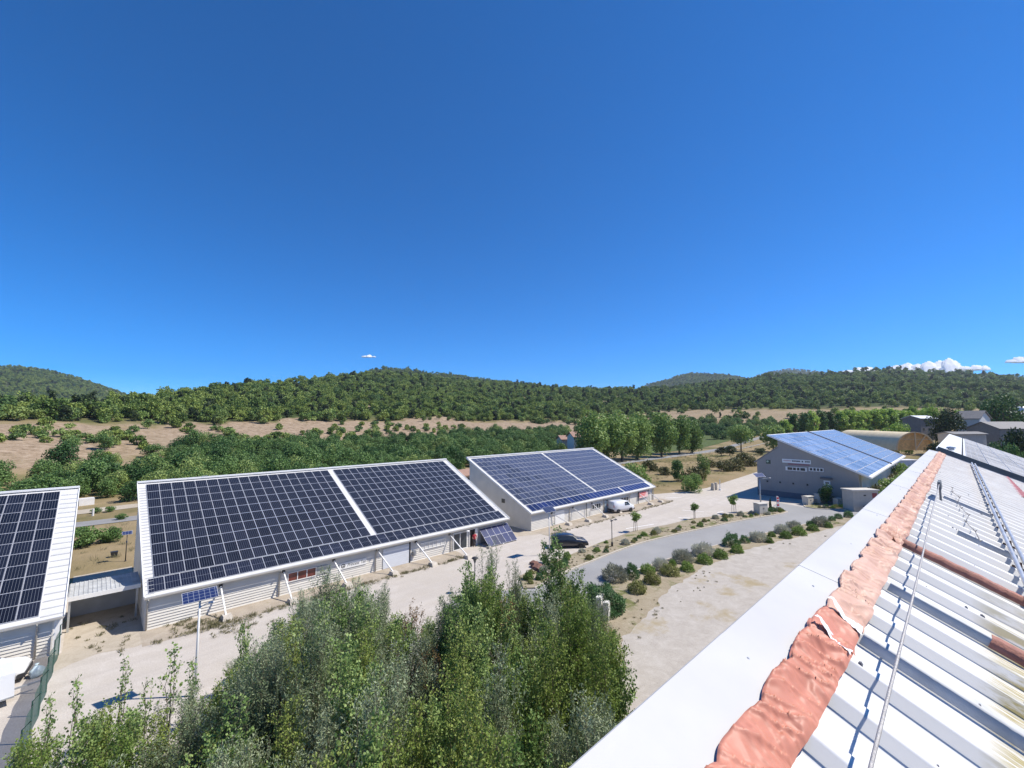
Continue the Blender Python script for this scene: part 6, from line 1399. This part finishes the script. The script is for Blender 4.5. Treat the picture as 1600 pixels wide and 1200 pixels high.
# weeds, dry grass and field scrub
def tuft(seed, n, r, h, leafm):
    g = np.random.default_rng(seed); P = np.stack([g.normal(0, r*0.45, n), g.normal(0, r*0.45, n), np.zeros(n)], -1); D = unit(np.stack([g.normal(0, 0.5, n), g.normal(0, 0.5, n), np.ones(n)], -1)); l = h*g.uniform(0.4, 1.0, n)
    V, Q = leaf_quads(P, D, unit(g.normal(size=(n, 3))), np.full(n, 0.03), l); return V, Q
VV = []; QQ = []; o_ = 0
def weed(x, y, z, s, sd):
    global o_
    V, Q = tuft(sd, 26, 0.35*s, 0.42*s, None); V = V+np.array([x, y, z]); VV.append(V); QQ.append(Q+o_); o_ += len(V)
for k in range(150): weed(rg.uniform(3.5, 30), 38.6+rg.normal(0, 0.22), 0.01, rg.uniform(0.4, 1.0), k)
for k in range(110): weed(rg.uniform(44, 78), 38.0+rg.normal(0, 0.25), 0.01, rg.uniform(0.3, 0.8), k)
for k in range(28): weed(rg.uniform(-0.5, 3.0), rg.uniform(38.5, 46), 0.01, rg.uniform(0.3, 0.8), k)
for k in range(120):
    q = gz(330+rg.normal(0, 40), 975+rg.normal(0, 8)); weed(q[0], q[1], 0.01, rg.uniform(0.3, 0.9), k)
for k in range(36): weed(rg.uniform(25, 46), 17.9+rg.normal(0, 0.9), 0.02, rg.uniform(0.15, 0.4), k)
for k in range(36):
    t = rg.random(); i = int(t*(len(SB)-1)); weed(SB[i][0]+rg.normal(0, .8), SB[i][1]+0.4+rg.normal(0, 1.0), 0.02, rg.uniform(0.25, 0.6), k)
for k in range(260):
    t = rg.random(); i = int(t*(len(NK)-1)); weed(NK[i][0]+rg.normal(0, .3), NK[i][1]+rg.uniform(0.3, 2.4), 0.1, rg.uniform(0.2, 0.45), k)
tag(link('weeds', np_mesh('weeds', np.concatenate(VV), np.concatenate(QQ), f_dry)), 'low dry weeds and grass tufts along verges and beds', 'weeds', kind='stuff')
VV = []; QQ = []; o_ = 0
for k in range(2600):
    x, y = rg.uniform(-30, 330), rg.uniform(47, 84)
    if (x < 42 and y < 62) or (42 < x < 79 and y < 58): continue
    if y < 50 and x < 84: continue
    if vnoise(x, y, 14, 3) < 0.4: continue
    weed(x, y, hz1(x, y), rg.uniform(0.7, 2.2), k)
tag(link('dry_grass', np_mesh('dry_grass', np.concatenate(VV), np.concatenate(QQ), f_dry)), 'tufts of dry grass on the bank below the valley road', 'grass', kind='stuff')
# ------------------------------------------------------------------ clouds over the right hills
cloud_m = bpy.data.materials.new('cloud_vapour'); cloud_m.use_nodes = True; t = cloud_m.node_tree; t.nodes.clear()
o = t.nodes.new('ShaderNodeOutputMaterial'); d = t.nodes.new('ShaderNodeBsdfDiffuse'); d.inputs[0].default_value = (0.95, 0.95, 0.95, 1); tr = t.nodes.new('ShaderNodeBsdfTranslucent'); tr.inputs[0].default_value = (0.95, 0.95, 0.95, 1)
mx = t.nodes.new('ShaderNodeMixShader'); mx.inputs[0].default_value = 0.2; t.links.new(d.outputs[0], mx.inputs[1]); t.links.new(tr.outputs[0], mx.inputs[2]); t.links.new(mx.outputs[0], o.inputs[0])
def cloud(label, base, tops, D, seed):
    # cumulus heads (column, top row, half width) standing on one level base row
    bm = bmesh.new(); g = np.random.default_rng(seed); pc = at_dist(tops[0][0], base, D); vd = Vector((pc[0], pc[1], 0)).normalized(); px = math.hypot(*(at_dist(tops[0][0]+1, base, D)-pc)[:2]); k = g.uniform(0, 9, 6)
    for (u, vt, ru) in tops:
        n = 5
        for q in range(n):
            uu = u+g.uniform(-0.6, 0.6)*ru*(q > 0); f = 1.0 if q == 0 else g.uniform(0.45, 0.85); rr_ = ru*(0.62 if q == 0 else g.uniform(0.35, 0.55)); hh = (base-vt)*f
            c = at_dist(uu, base, D+g.uniform(-3, 3)*ru*px)-pc
            r = bmesh.ops.create_icosphere(bm, subdivisions=4, radius=1)
            for w in r['verts']:
                p = w.co.copy(); e = 1+0.10*math.sin(p.x*6+k[0]+q)*math.sin(p.y*6+k[1])+0.08*math.sin(p.z*9+k[2]+p.x*5)+0.05*math.sin(p.x*17+p.z*15+k[3])+0.04*math.sin(p.y*27+p.z*23+q)+0.02*math.sin(p.x*41+p.y*37)
                w.co = Vector((p.x*e*rr_*px, p.y*e*rr_*px*1.3, (p.z*e if p.z > 0 else p.z*0.12)*hh*px))+Vector(c)+vd*(max(p.z, 0)*e*hh*px*1.7)
    me = bpy.data.meshes.new('cloud'); bm.to_mesh(me); bm.free(); me.materials.append(cloud_m); me.polygons.foreach_set('use_smooth', [True]*len(me.polygons))
    tag(link('cloud', me, None, tuple(pc)), label, 'cloud', kind='structure')
cloud('a', 582, [(1325,577,14), (1342,571,14), (1356,570,12)], 9000, 1)
cloud('b', 581, [(1400,566,14), (1418,560,16), (1434,563,14), (1452,558,16), (1470,556,16), (1486,552,15), (1496,556,10)], 9000, 2)
cloud('c', 578, [(1508,569,14), (1526,566,15), (1540,567,8)], 9000, 3)
cloud('d', 566, [(1580,559,12), (1593,551,15), (1610,549,16)], 9000, 4)
cloud('e', 558, [(570,555,5), (577,553,6), (584,556,4)], 9000, 5)
# ------------------------------------------------------------------ air haze
mb = MB(); mb.box((-6000, -6000, -330), (6000, 6000, 560)); hzo = tag(mb.build('haze', (lambda m: m)(bpy.data.materials.new('air'))), kind='stuff')
m = hzo.data.materials[0]; m.use_nodes = True; t = m.node_tree; t.nodes.clear()
o = t.nodes.new('ShaderNodeOutputMaterial'); pv = t.nodes.new('ShaderNodeVolumePrincipled'); pv.inputs['Color'].default_value = (0.80, 0.88, 1.0, 1); pv.inputs['Density'].default_value = HAZE; pv.inputs['Anisotropy'].default_value = 0.2
t.links.new(pv.outputs[0], o.inputs['Volume'])
